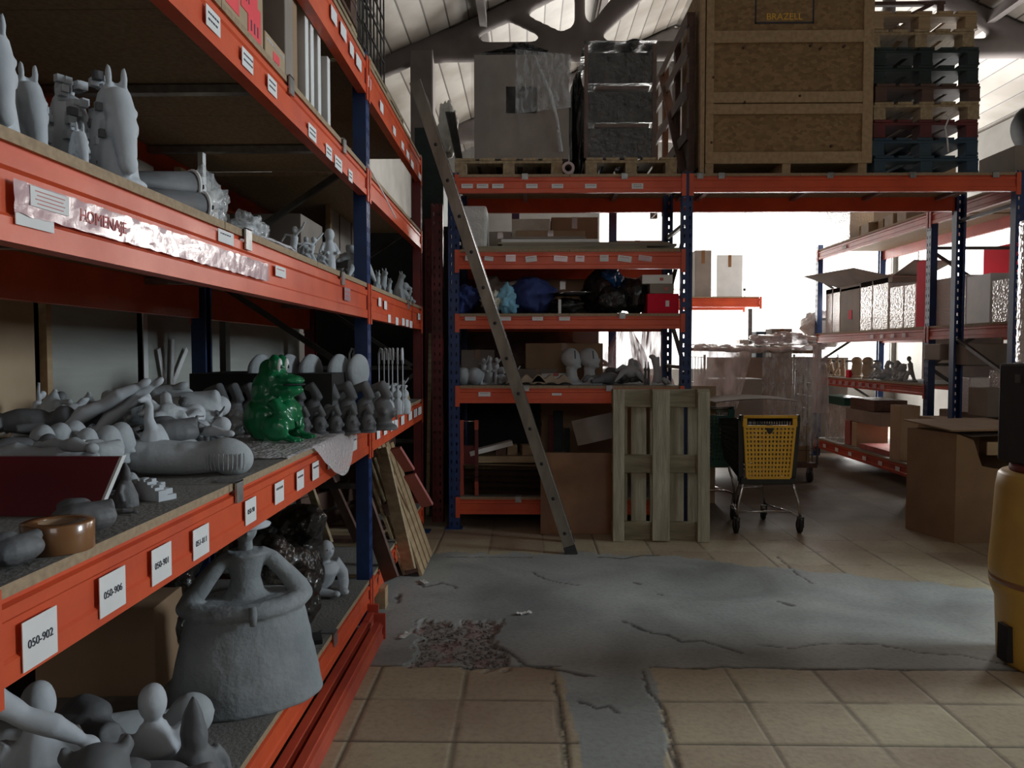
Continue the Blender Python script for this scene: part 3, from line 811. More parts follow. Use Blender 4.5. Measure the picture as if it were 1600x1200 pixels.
def body_figure(kind, seed=0):
    rnd = random.Random(seed); m = MB()
    if kind == 'sit':         # squat sitting figure with round head and snout
        m.ell((0, 0, .055), (.045, .042, .055)); m.ell((.01, 0, .135), (.036, .034, .036)); m.tube([(.03, 0, .128), (.066, 0, .112)], [.021, .014], 10)
        for s in (-1, 1):
            m.tube([(.0, s * .036, .085), (.035, s * .044, .055), (.06, s * .022, .045)], [.014, .012, .012], 8); m.tube([(.0, s * .03, .03), (.055, s * .04, .026), (.08, s * .035, .010)], [.02, .018, .014], 8)
            m.ell((-.004, s * .032, .158), (.010, .007, .012))
    elif kind == 'stand':
        m.tube([(0, 0, .0), (0, 0, .05), (.004, 0, .12), (0, 0, .17)], [.03, .034, .028, .018], 12); m.ell((.006, 0, .195), (.026, .024, .030))
        for s in (-1, 1): m.tube([(0, s * .024, .155), (.012, s * .046, .11), (.04, s * .02, .105)], [.011, .010, .009], 8)
        m.lathe([(.045, 0), (.045, .01), (.03, .016)], n=18)
    elif kind == 'dance':
        a = rnd.uniform(-.4, .4)
        m.tube([(-.03, .01, 0), (-.012, .006, .06), (0, 0, .10), (.012, 0, .15)], [.012, .016, .020, .021], 10); m.tube([(.05, -.02, .0), (.03, -.012, .05), (0, 0, .10)], [.010, .013, .016], 10)
        m.ell((.022, 0, .185), (.017, .016, .021)); m.tube([(.012, 0, .152), (.05, .03, .165 + a * .1), (.075, .04, .20 + a * .1)], [.010, .008, .006], 8)
        m.tube([(.012, 0, .152), (-.03, -.035, .16), (-.06, -.05, .125)], [.010, .008, .006], 8); m.lathe([(.05, 0), (.05, .012), (.04, .014)], n=18)
    elif kind == 'bird':      # round body with a long upright neck
        m.ell((0, 0, .055), (.058, .042, .052)); m.tube([(.02, 0, .08), (.036, 0, .125), (.030, 0, .165), (.045, 0, .186)], [.024, .015, .012, .013], 10)
        m.tube([(.045, 0, .188), (.085, 0, .182)], [.012, .004], 8); m.tube([(-.04, 0, .07), (-.095, 0, .10)], [.022, .006], 8)
    elif kind == 'cat':
        m.ell((0, 0, .05), (.034, .030, .052)); m.tube([(0, 0, .08), (.012, 0, .12), (.018, 0, .150)], [.026, .02, .017], 10); m.ell((.026, 0, .155), (.024, .018, .017))
        for s in (-1, 1): m.ell((.016, s * .012, .178), (.006, .005, .012)); m.tube([(.02, s * .014, .08), (.032, s * .014, .0)], [.011, .010], 8)
        m.tube([(-.02, 0, .015), (-.05, .02, .012), (-.06, .04, .05)], [.009, .008, .005], 8); m.ell((0, 0, .012), (.045, .036, .014))
    elif kind == 'vase':      # gourd with a gaping beak-like mouth
        m.tube([(0, 0, 0), (-.01, 0, .05), (-.005, 0, .11), (.012, 0, .17), (.028, 0, .205)], [.040, .058, .054, .034, .014], 14)
        m.tube([(.0, 0, .15), (.05, 0, .150), (.088, 0, .118)], [.036, .028, .008], 12); m.ell((.03, 0, .213), (.009, .009, .012))
    elif kind == 'head':      # egg shaped head with a ball at the temple
        m.ell((0, 0, .075), (.042, .040, .060)); m.ell((.033, 0, .062), (.013, .010, .016)); m.tube([(0, 0, .03), (-.004, 0, .0)], [.026, .032], 12)
        m.ell((.034, 0, .035), (.013, .017, .008))
    elif kind == 'limb':
        m.tube([(-.13, 0, .022), (-.06, .01, .036), (.0, .0, .026), (.06, -.012, .030), (.12, -.01, .024)], [.014, .028, .021, .024, .013], 12)
        m.ell((.14, -.01, .022), (.026, .018, .014)); m.ell((-.14, 0, .024), (.02, .024, .020))
    elif kind == 'lie':
        m.ell((0, 0, .035), (.075, .035, .035)); m.ell((.095, 0, .048), (.030, .027, .030)); m.tube([(-.05, .015, .03), (-.11, .03, .045), (-.15, .01, .015)], [.024, .02, .013], 10)
        m.tube([(-.05, -.02, .03), (-.12, -.03, .02)], [.022, .014], 10); m.tube([(.05, .03, .04), (.06, .065, .02), (.10, .07, .02)], [.015, .013, .012], 8)
    elif kind == 'mask':      # curled crest over a face
        m.ell((0, 0, .055), (.035, .036, .052)); m.tube([(.02, 0, .10), (-.005, 0, .145), (-.045, 0, .13), (-.06, 0, .08)], [.016, .020, .016, .010], 10)
        m.ell((.034, 0, .05), (.014, .010, .012)); m.lathe([(.05, 0), (.046, .012), (.03, .02)], n=16)
        for s in (-1, 1): m.ell((.02, s * .03, .06), (.012, .012, .012))
    elif kind == 'pin':       # bottle with a ball and flared top
        m.lathe([(.030, 0), (.038, .035), (.030, .07), (.014, .085), (.012, .092)], n=16); m.ell((0, 0, .108), (.024, .024, .024)); m.lathe([(.008, .12), (.009, .14), (.020, .155), (.018, .158)], n=16)
    elif kind == 'elephant':
        m.ell((0, 0, .13), (.075, .05, .055)); m.ell((.085, 0, .15), (.04, .034, .040)); m.tube([(.115, 0, .14), (.155, 0, .10), (.175, 0, .05)], [.018, .013, .010], 10)
        for x in (-.045, .045):
            for s in (-1, 1): m.tube([(x, s * .028, .11), (x + .012 * s, s * .032, 0)], [.024, .017], 10)
        for s in (-1, 1): m.ell((.07, s * .045, .155), (.026, .008, .036))
    elif kind == 'star':      # sprawling five limbed piece
        m.ell((0, 0, .10), (.055, .04, .05))
        for a, z in ((.2, .02), (1.3, .19), (2.4, .10), (3.5, .02), (-.9, .02)): m.tube([(0, 0, .10), (.07 * math.cos(a), .07 * math.sin(a) * .6, (.10 + z) / 2 + .03), (.14 * math.cos(a), .12 * math.sin(a) * .6, z)], [.03, .024, .009], 10)
    elif kind == 'torso':
        m.tube([(0, 0, .0), (0, 0, .07), (.006, 0, .15), (0, 0, .21)], [.055, .045, .058, .030], 14); m.ell((.008, 0, .265), (.036, .034, .046)); m.tube([(0, 0, .2), (.004, 0, .24)], [.022, .020], 10)
        for s in (-1, 1): m.tube([(0, s * .05, .19), (.01, s * .085, .13), (.06, s * .05, .09)], [.024, .020, .016], 10); m.ell((.066, s * .042, .088), (.016, .014, .013))
        m.ell((.038, 0, .262), (.008, .007, .010))
    elif kind == 'hood':      # pointed hood figure
        m.lathe([(.09, 0), (.085, .08), (.05, .17), (.030, .20)], n=18); m.lathe([(.040, .19), (.046, .23), (.030, .29), (.004, .335)], n=16, sx=1, sy=.75)
        for s in (-1, 1): m.tube([(0, s * .05, .17), (.0, s * .085, .12), (.03, s * .09, .05)], [.022, .018, .013], 8)
    elif kind == 'cushion':
        m.ell((0, 0, .07), (.115, .07, .060)); m.tube([(-.06, 0, .07), (.10, 0, .115)], [.05, .022], 12); m.ell((-.03, .03, .115), (.06, .04, .03))
    elif kind == 'shell':
        m.ell((0, 0, .0), (.085, .06, .095)); 
    elif kind == 'bust':      # smooth faceless display head
        m.lathe([(.092, 0), (.090, .012), (.060, .03), (.040, .06), (.036, .10), (.040, .125)], n=24, sy=.75); m.ell((-.008, 0, .200), (.068, .054, .070)); m.ell((.020, 0, .165), (.046, .040, .055)); m.ell((.064, 0, .175), (.012, .010, .018)); m.ell((.050, 0, .135), (.020, .02, .015))
    elif kind == 'ball':
        m.ell((0, 0, .056), (.056, .056, .056), n=24, m=16); m.lathe([(.02, 0), (.02, .01)], n=12)
    elif kind == 'owl':
        m.ell((0, 0, .09), (.052, .056, .09)); m.ell((.01, 0, .165), (.046, .05, .04)); m.lathe([(.05, 0), (.05, .02)], n=16)
    vox = {'hood': .007, 'shell': .006, 'torso': .006, 'bust': .006}.get(kind, .0048)
    return blob(m, vox, 2, disp=.003, dscale=22, seed=seed)
def fig(kind, label, loc, rz=0, scale=1, mat='clay', group=None, seed=0, name=None, rot=None, cat='sculpture'):
    key = (kind, mat, seed if kind == 'dance' else 0)
    if key not in CACHE:
        me = body_figure(kind, seed); me.materials.append(M[mat]); CACHE[key] = me
    o = bpy.data.objects.new(name or {'bird': 'bird_sculpture', 'cat': 'cat_sculpture', 'elephant': 'elephant_sculpture', 'limb': 'arm_sculpture', 'head': 'head_sculpture', 'bust': 'display_head', 'ball': 'ball_sculpture', 'vase': 'gourd_sculpture', 'pin': 'bottle_sculpture', 'owl': 'owl_sculpture'}.get(kind, 'resin_figure'), CACHE[key])
    C.objects.link(o); o.location = loc; o.rotation_euler = rot or (0, 0, rz)
    o.scale = (scale,) * 3 if not isinstance(scale, tuple) else scale
    return tag(o, label, cat, group)

# ------------------------------------------------------------------ left rack, second shelf (z 1.10)
Z2 = 1.10
def p2(px, py): p = onz(px, py, Z2); return (p.x, p.y, Z2)
# green frog
def frog():
    p = p2(432, 690)
    t = thing('frog_statue', 'glossy green frog statue sitting on bubble wrap on the middle shelf', 'frog statue', (p[0], p[1], Z2 + .006), R(-8))
    m = MB()
    m.ell((-.045, 0, .09), (.092, .088, .10)); m.ell((-.02, 0, .16), (.068, .070, .075))
    m.ell((-.008, 0, .245), (.060, .064, .070)); m.ell((-.025, 0, .29), (.045, .044, .046))
    # snout with wide lips
    m.ell((.052, 0, .252), (.072, .060, .024), (0, .12, 0)); m.ell((.050, 0, .207), (.070, .058, .030)); m.ell((.02, 0, .205), (.062, .060, .045)); m.ell((-.04, 0, .20), (.06, .07, .09))
    for s in (-1, 1):
        m.ell((.012, s * .030, .318), (.026, .022, .036)); 
        m.tube([(.02, s * .06, .165), (.055, s * .072, .12), (.075, s * .045, .085), (.08, s * .035, .05)], [.028, .027, .022, .018], 12)
        m.ell((.03, s * .075, .055), (.06, .026, .052), (0, .2, 0))
        m.tube([(.05, s * .065, .03), (.10, s * .07, .014), (.14, s * .075, .009)], [.02, .014, .008], 10); m.tube([(.09, s * .06, .014), (.14, s * .045, .009)], [.014, .008], 8); m.tube([(.09, s * .075, .014), (.13, s * .10, .009)], [.014, .007], 8)
    m.ell((.055, 0, .12), (.035, .05, .05))
    b = link('body', blob(m, .0055, 3, disp=.003, dscale=40), 'frog', t)
    lip = MB(); lip.tube([(.028 + .094 * math.cos(a), .060 * math.sin(a), .231) for a in [R(x) for x in range(-70, 71, 14)]], .004, 8); obj('mouth_line', lip, 'pgreen', t)
    for s in (-1, 1):
        e = MB(); e.ell((.031, s * .031, .312), (.012, .014, .026), (0, .1, 0)); ee = obj('eye', e, 'eye', t, label='white eye')
        e = MB(); e.ell((.041, s * .032, .304), (.004, .006, .009)); obj('pupil', e, 'black', ee)
    t.scale = (1.03, 1.03, 1.03)
frog()
# bubble wrap sheet under the frog, hanging a little over the board edge
def bubble_sheet():
    mb = MB()
    def fn(u, v):
        x = -1.28 + (.44 + .075 * max(0, math.sin((v - .3) / .7 * PI)) * (v > .3)) * u; y = 2.60 + 1.05 * v + .1 * u; z = Z2 + .004 + .010 * abs(noise.noise(Vector((u * 7, v * 10, 0))))
        ov = x - (-.842)
        if ov > 0: z -= ov * 2.2; x = -.842 + ov * .5
        return (x, y, z)
    mb.grid(fn, 40, 60)
    single('bubble_wrap_sheet', 'crumpled bubble wrap sheet spread under the green frog', 'bubble wrap', mb, 'bubble')
bubble_sheet()
# the white shell with dark strokes
def zshell():
    p = p2(512, 668)
    t = thing('striped_shell_sculpture', 'white shell sculpture with dark strokes, under clear film beside the frog', 'sculpture', (p[0] - .03, p[1] + .05, Z2), R(20))
    m = MB(); m.ell((0, 0, .06), (.085, .12, .075)); m.ell((.05, -.03, .02), (.09, .05, .025)); m.ell((-.02, .08, .03), (.06, .08, .03))
    link('shell', blob(m, .006, 2), 'zebra', t)
    m = MB(); m.tube([(.02, -.12, .01), (.09, -.10, .018), (.14, -.03, .01)], [.015, .018, .008], 8); obj('fin', m, 'zebra', t)
zshell()
bagthing('clear_film', 'torn clear film bunched against the blue post behind the striped shell', 'plastic film', (-.93, 3.98, Z2), (.12, .16, .06), 'polybag', 3, amp=.4)
bagthing('clear_plastic_bag', 'crumpled clear plastic bag between the grey figure pile and the frog', 'plastic bag', (p2(345, 694)[0] - .04, p2(345, 694)[1] + .14, Z2), (.075, .08, .075), 'polybag', 5, amp=.5)
# big reclining arm with ribbed cuff
def ribbed_arm():
    p = p2(270, 748)
    t = thing('giant_shoe_sculpture', 'large dark grey boot-like sculpture with a ribbed rounded end lying on the shelf edge', 'sculpture', (p[0] + .012, p[1] + .07, Z2), R(12))
    m = MB(); m.tube([(-.17, 0, .055), (-.10, 0, .06), (.0, 0, .052), (.09, 0, .055)], [.045, .056, .052, .05], 18); m.ell((-.13, 0, .08), (.07, .05, .035)); m.ell((.0, 0, .085), (.06, .045, .02))
    link('sleeve', blob(m, .005, 3), 'clay', t)
    m = MB(); m.ell((.125, -.005, .055), (.075, .066, .057), (0, .35, 0), n=28, m=18); o = obj('toe', m, 'clay', t)
    m = MB()
    for k in range(11):
        a = -1.1 + k * .2; pts = []
        for j in range(9):
            b_ = -1.0 + j * .22; pts.append((.125 + .068 * math.sin(a) * math.cos(b_ * .5), -.005 - .064 * math.cos(a * .6) * math.cos(b_ * .3), .055 + .05 * math.sin(b_)))
        m.tube(pts[1:7], .0022, 6)
    obj('rib', m, 'clay', o)
ribbed_arm()
# red faced panel leaning at the near end
def redpanel():
    a, b = at(-60, 714, 1.80), at(187, 714, 1.80); c, d = at(148, 816, 1.74), at(-80, 816, 1.74)
    zb = Z2 + .001; c.z = zb; d.z = zb
    t = thing('laminate_board', 'dark red laminate panel with a white edge propped askew on the shelf', 'panel', c)
    m = MB(); off = Vector((0, .016, 0)); vs = [d, c, b, a]; vs = [v - c for v in vs]
    m.add(vs + [v + off for v in vs], [(0, 1, 2, 3), (7, 6, 5, 4), (0, 4, 5, 1), (1, 5, 6, 2), (2, 6, 7, 3), (3, 7, 4, 0)])
    obj('panel_face', m, 'redpanel', t)
    e = MB(); v1, v2 = c - c, b - c; n_ = Vector((.0075, 0, .003)); f_ = Vector((0, -.001, 0)); g = Vector((0, .017, 0))
    e.add([v1 + f_, v1 + n_ + f_, v2 + n_ + f_, v2 + f_, v1 + g, v1 + n_ + g, v2 + n_ + g, v2 + g], [(0, 1, 2, 3), (7, 6, 5, 4), (1, 5, 6, 2), (0, 3, 7, 4), (0, 4, 5, 1), (3, 2, 6, 7)]); obj('edge_strip', e, 'white', t)
redpanel()
# roll of packing tape
def tape_roll():
    p = p2(66, 872)
    t = thing('packing_tape_roll', 'wide roll of brown packing tape lying flat at the near end of the shelf', 'tape roll', (p[0] - .01, p[1] + .065, Z2))
    m = MB(); m.lathe([(.036, .0), (.062, 0), (.0635, .002), (.0635, .053), (.062, .055), (.036, .055), (.0355, .053), (.0355, .002), (.036, 0)], n=48, caps=False); obj('tape_coil', m, 'tape', t)
    m = MB(); m.lathe([(.032, .002), (.0352, .002), (.0352, .053), (.032, .053), (.032, .002)], n=36, caps=False); obj('cardboard_core', m, 'card', t)
tape_roll()
fig('cushion', 'dark folded paw-like sculpture beside the brown tape roll', (p2(120, 850)[0] - .02, p2(120, 850)[1] + .06, Z2), R(30), .55, 'claydark')
fig('cushion', 'small dark sculpture wrapped in film at the very near shelf corner', (p2(4, 900)[0] - .01, p2(4, 900)[1] + .05, Z2), R(70), .45, 'claydark')
fig('head', 'loose dark knob-shaped sculpture in front of the tape roll', (-.935, 1.36, Z2), R(0), .35, 'claydark')
# toy castle made of blocks
def castle():
    p = p2(232, 783)
    t = thing('castle_sculpture', 'small stepped castle model of grey blocks beside the red panel', 'sculpture', (p[0] - .02, p[1] + .02, Z2), R(-25))
    m = MB(); lt = MB(); s = .0135
    for i in range(-4, 5):
        for j in range(0, 4):
            h = max(1, 4 - abs(i) // 2 - j // 2)
            if (i + j) % 2 == 0 or h < 3: m.box((i * s, j * s, h * s / 2), (s, s, h * s))
            else: m.box((i * s, j * s, (h - .5) * s / 2), (s, s, (h - .5) * s))
    obj('stepped_wall', m, 'claylight', t)
    for i in (-3, -1, 1, 3): lt.box((i * s, -.008, .012), (s * .9, s * .4, s * .9))
    obj('front_block', lt, 'claylight', t)
castle()
fig('hood', 'small dark dome-shaped sculpture tucked behind the edge of the red panel', (-.985, 1.86, Z2), 0, .33, 'claydark')
fig('limb', 'slim dark grey hammer-like sculpture lying before the block castle', (-.955, 1.76, Z2), R(10), .3, 'claydark')
fig('head', 'tiny pale head sculpture peeping out above the block castle', (-1.03, 1.97, Z2), R(0), .5, 'clay')
# pile of grey figures, nearest to the back
pile = [
 # kind, px of centre, py of top, py base, dist, mat, rz, scale
 ('vase', 78, 607, 3.0, 'clay', -10, .95, 'open-beaked grey gourd sculpture standing in front of the white post'),
 ('vase', 132, 610, 3.0, 'clay', -20, .92, 'open-beaked grey gourd sculpture standing against the pale grey panel'),
]
def top_at(px, py, Y, h, s): 
    p = at(px, py, Y); return (p.x, p.y, p.z - h * s)
STACK = []
def pf(kind, px, py, Y, h, sc, rz, mat, label, rot=None, group=None, seed=0):
    """figure whose top shows at px, py at distance Y; lifted onto the heap when it stands high"""
    p = at(px, py, Y); z = max(Z2, p.z - h * sc)
    return fig(kind, label, (p.x, p.y, z), R(rz), sc, mat, group, seed, rot=rot)
# base layer of limbs and lying figures (grouped look-alikes in the heap)
rnd = random.Random(11)
LG = 'dark grey limbs heaped on the middle shelf'
k = 0
for Y in (2.05, 2.3, 2.55, 2.8, 3.05):
    for x in (-1.15, -1.33, -1.5, -1.66):
        px = 822 + x / Y * 1200
        if px < -30: continue
        k += 1
        if x > -1.2 and Y > 2.45: continue
        kd = ('limb', 'lie', 'limb', 'lie')[k % 4]
        lvl = .0
        fig(kd, 'dark grey limb-shaped resin piece lying low in the heap of figures', (x + rnd.uniform(-.03, .03), Y + rnd.uniform(-.05, .05), Z2 + .002), R(rnd.uniform(0, 180)), rnd.uniform(.85, 1.1), ('clay', 'claydark')[k % 2], LG)
PL = Z2 + .062
HL = 'grey egg-shaped heads with a pearl earring'
for i, (px, py, Y, s) in enumerate(((66, 663, 2.05, .8), (93, 660, 2.1, .8), (114, 656, 2.15, .95), (168, 664, 2.2, .95), (188, 659, 2.25, .9), (136, 668, 2.12, .7))):
    p = at(px, py, Y); z = p.z - .135 * s
    t = thing('head_sculpture', ['egg-shaped grey head with a pearl earring above the left part of the red panel', 'egg-shaped grey head with pearl earring, second along the row above the red panel', 'largest egg-shaped head with a pearl earring, middle of the row above the red panel',
        'egg-shaped pale head in front of the round-bodied bird', 'egg-shaped pale head with pearl earring nearest to the round-bodied bird', 'small egg-shaped head lying low between the larger pearl-earring heads'][i], 'sculpture', (p.x, p.y, max(Z2, z)), R(-5 + 9 * i), HL)
    if ('head', 'x') not in CACHE: CACHE[('head', 'x')] = body_figure('head')
    link('head', CACHE[('head', 'x')], ('clay', 'clay', 'claylight', 'claylight', 'claylight', 'clay')[i], t)
    e = MB(); e.ell((-.022, -.040, .082), .0105); obj('pearl_earring', e, 'white', t); t.scale = (s,) * 3
pf('vase', 78, 607, 2.75, .225, .85, -20, 'clay', 'open-beaked grey gourd sculpture in front of the white post')
pf('vase', 134, 611, 2.75, .225, .82, -35, 'clay', 'open-beaked grey gourd sculpture in front of the pale grey panel')
pf('bird', 243, 615, 2.35, .20, 1.0, -100, 'claylight', 'pale round-bodied bird sculpture with a long upright neck on the heap')
pf('limb', 168, 630, 2.45, .03, 1.0, 20, 'claylight', 'pale arm sculpture reaching up across the heap', rot=(0, R(-32), R(25)))
pf('limb', 205, 630, 2.5, .03, .9, 20, 'claylight', 'pale arm sculpture sticking up behind the long-necked bird', rot=(0, R(-40), R(15)))
pf('limb', 222, 622, 2.75, .03, 1.1, 20, 'clay', 'grey arm sculpture lying along the back of the heap', rot=(0, R(-20), R(10)))
pf('lie', 100, 640, 2.45, .07, 1.1, 30, 'claydark', 'dark reclining figure between the two gourd sculptures')
pf('lie', 40, 638, 2.4, .07, 1.2, 10, 'claydark', 'dark reclining figure at the cardboard box end of the heap')
pf('cushion', 285, 612, 2.75, .13, 1.25, 10, 'clay', 'broad grey cushion-like sculpture at the top of the heap')
pf('cushion', 205, 612, 3.0, .13, 1.15, 170, 'clay', 'grey rounded sculpture lying behind the raised arms')
pf('star', 262, 640, 2.45, .12, .75, 60, 'clay', 'twisted grey figure right beside the long-necked bird')
pf('cushion', 268, 655, 2.4, .13, .75, 40, 'claydark', 'dark rounded lump under the broad cushion-like sculpture')
pf('lie', 315, 625, 2.75, .07, 1.3, 80, 'claylight', 'pale curled figure with dark bands near the blue rear post')
pf('lie', 300, 655, 2.55, .07, 1.0, 20, 'claylight', 'pale reclining figure in the middle of the heap by the boot sculpture')
pf('limb', 318, 672, 2.5, .03, .8, -20, 'claylight', 'pale curved arm above the ribbed end of the boot sculpture')
pf('lie', 335, 665, 2.65, .07, .9, 100, 'claylight', 'pale crouching figure at the frog end of the heap')
pf('cushion', 292, 683, 2.42, .13, .5, 100, 'clay', 'small grey bowl-shaped piece just behind the boot sculpture')
pf('limb', 60, 703, 1.92, .04, .9, 10, 'clay', 'grey fish-like sculpture right behind the red panel')
pf('limb', 100, 695, 1.92, .03, .7, 160, 'clay', 'grey leaf-shaped sculpture behind the middle of the red panel')
pf('cushion', 160, 690, 1.98, .13, .5, 60, 'clay', 'grey rounded sculpture behind the tip of the red panel')
pf('lie', 20, 683, 1.98, .07, .85, 30, 'claydark', 'dark sculpture behind the near end of the red panel')
bagthing('clear_film', 'shiny scrap of clear film on the heap behind the red panel', 'plastic film', (at(130, 690, 2.0).x, 2.03, Z2 + .05), (.05, .05, .025), 'polybag', 9, amp=.5, sub=3)
bagthing('clear_film', 'clear film draped beside the second gourd sculpture', 'plastic film', (at(105, 632, 2.5).x, 2.55, Z2 + .10), (.07, .05, .03), 'polybag', 12, amp=.5, sub=3)
HG = 'small grey figures tangled in the heap'
rh = random.Random(21)
for i in range(22):
    px = rh.uniform(20, 345); Y = rh.uniform(2.5, 2.85); kd = rh.choice(('dance', 'star', 'sit', 'dance', 'limb', 'stand'))
    pf(kd, px, rh.uniform(628, 668), Y, .12, rh.uniform(.5, .85), rh.uniform(0, 360), rh.choice(('clay', 'claylight', 'claylight', 'claydark')), 'small grey figure tangled among the larger pieces of the heap on the middle shelf', rot=(R(rh.uniform(-50, 50)), R(rh.uniform(-50, 50)), rh.uniform(0, 6)), group=HG, seed=i % 3)
single('black_crate', 'low black tray with a white upright edge beside the cardboard box', 'tray', MB().mm((0, 0, 0), (.25, .04, .10)), 'blackmat', (-1.72, 2.45, Z2), 0)
# rows behind the frog: masks with curled crests, domes, hooks and bottles
g = 'dark curled-crest masks in rows behind the frog'
for r_, Y0 in enumerate((3.25,)):
    pass
for i in range(11):
    p = at(342 + i * 24 if i < 4 else 436 + (i - 4) * 27, 580, 3.45 + .03 * i)
    fig('mask', 'dark grey mask sculpture with a curled crest in the row behind the frog', (p.x, p.y, Z2), R(-20), 1.5, 'claydark', g)
for i in range(10):
    p = at(350 + i * 25, 600, 3.25 + .04 * i)
    if 372 < 350 + i * 25 < 470: continue
    fig('mask', 'dark grey mask sculpture with a curled crest in the row behind the frog', (p.x, p.y, Z2), R(-10), .85, 'claydark', g)
g = 'grey dome shells standing at the back of the middle shelf'
for i, px in enumerate((408, 452, 486, 530, 560)):
    p = at(px, 553, 3.75 + .05 * i)
    fig('shell', 'smooth grey dome-shaped shell standing behind the masks', (p.x, p.y, Z2 + .281), R(70), (1.1, .6, .95) , 'clay', g)
b_ = MB(); b_.mm((-1.74, 3.45, Z2), (-.93, 4.10, Z2 + .278)) if 0 else b_.mm((-1.60, 3.62, Z2), (-.92, 4.08, Z2 + .278))
single('black_riser', 'low dark riser under the dome shells at the back', 'riser', b_, 'blackmat')
g = 'pale hooks standing in a row'
hk = MB(); hk.tube([(0, 0, .25), (0, 0, .30), (.015, 0, .325), (.030, 0, .32), (.034, 0, .27)], .007, 8); hk.tube([(0, 0, 0), (0, 0, .26)], .0035, 6); HKM = hk.mesh('hook')
for i, px in enumerate((546, 552, 559, 566, 592, 600, 607, 613, 621, 629)):
    p = at(px, 550, 4.6); o = link('metal_hook', HKM, 'claylight'); o.location = (p.x, p.y, Z2 + .05 + 0 * i); tag(o, 'pale grey hook-topped rod standing upright at the back of the middle shelf', 'hook', g); o.rotation_euler = (0, 0, R(-10 * i)); o.location.z = Z2; o.scale = (1, 1, 1.23)
g = 'grey ball-topped bottles beyond the blue post'
for i, (px, Y) in enumerate(((590, 4.65), (598, 4.75), (606, 4.6), (613, 4.75), (621, 4.65), (632, 4.7), (596, 4.95), (604, 5.0), (616, 5.0))):
    p = at(px, 600, Y); fig('pin', 'grey ball-topped bottle sculpture in the cluster beyond the blue post', (p.x, p.y, Z2), 0, 1.12, 'clay', g)
fig('cat', 'pale grey sitting cat sculpture beyond the blue post at the shelf edge', (onz(602, 643, Z2).x - .02, onz(602, 643, Z2).y, Z2), R(-60), 1.0, 'claylight')
for i in range(6):
    q = MB(); q.box((0, 0, 0), (.10, .32, .012)); p = onz(632, 636, Z2)
    single('wood_strip', 'thin pale board in the low stack at the far end of the shelf', 'board', q, 'wood', (p.x - .05 + .004 * (i % 3), p.y + .10, Z2 + .0065 + .0125 * i), R(3 * (i % 3)), 'thin boards stacked at the shelf end')
fig('dance', 'small pale figurine standing on the shelf end beside the thin boards', (-.95, 5.85, Z2), R(20), .8, 'claylight')
# ------------------------------------------------------------------ behind the left rack: panels and boxes
def upright_panel(label, y0, y1, x, z0, z1, mat, edge=True, name='wall_panel_board'):
    t = thing(name, label, 'panel', (x, y0, z0)); m = MB(); m.mm((0, 0, 0), (.03, y1 - y0, z1 - z0)); obj('sheet', m, mat, t)
    if edge: 
        m = MB(); m.mm((-.004, -.0, 0), (.036, .045, z1 - z0)); obj('edge_trim', m, 'white', t)
    return t
def ybehind(px, x): return onx(px, 550, x).y
XB = -2.02
ys = [ybehind(p_, XB) for p_ in (50, 206, 214, 336, 350, 440)]
upright_panel('tall pale grey panel with a white edge behind the heap of figures', ys[0], ys[1], XB, 0, 2.1, 'panel')
upright_panel('tall pale grey panel with a white edge beside the blue rear post', ys[2] + .0, ys[3], XB, 0, 2.1, 'panel')
upright_panel('tall pale grey panel behind the row of dark masks', ys[4] + .03, ys[5] + .4, XB, 0, 1.78, 'panel', False)
carton('large pale cardboard box behind the near end of the middle shelf', (-2.12, 2.74, .9), 0, .3, .62, .78, 'cardlight', tape=False)
single('steel_stand', 'grey stand carrying the large pale cardboard box behind the rack', 'stand', MB().mm((-.16, -.33, 0), (.16, .33, .899)), 'darkmetal', (-2.12, 2.74, 0))
m = MB(); m.mm((0, 0, 0), (.03, .035, .75)); single('yellow_batten', 'yellow upright batten beside the pale cardboard box', 'batten', m, 'woodclean', (-1.965, 3.07, 1.02))
g = 'strips of printed tape hanging in a fan'
for i, (a, b_) in enumerate((((248, 545), (257, 600)), ((270, 530), (268, 610)), ((292, 545), (270, 600)))):
    pa, pb = onx(a[0], a[1], -1.97), onx(b_[0], b_[1], -1.97)
    m = MB(); m.bar(pa, pb, .004, .035, up=(0, 1, 0)); t_ = single('tape_ribbon', ['white printed tape strip slanting down to the meeting point, first of the fan', 'white printed tape strip hanging straight in the middle of the fan', 'white printed tape strip slanting beside the blue rear post'][i], 'tape strip', m, 'paper', group=g)
# things on wall side above: boards and boxes behind third shelf
upright_panel('grey carton sheet leaning behind the third shelf', 2.95, 3.45, -1.70, 1.85, 2.31, 'cardgrey', False, 'carton_sheet')
upright_panel('pale board leaning behind the third shelf near the diagonal brace', 3.5, 3.92, -1.60, 1.85, 2.32, 'cardlight', False, 'carton_sheet')
m = MB(); m.mm((0, 0, 0), (.02, .03, .42)); single('white_batten', 'thin white upright batten behind the bags on the third shelf', 'batten', m, 'white', (-1.30, 3.05, 1.85))
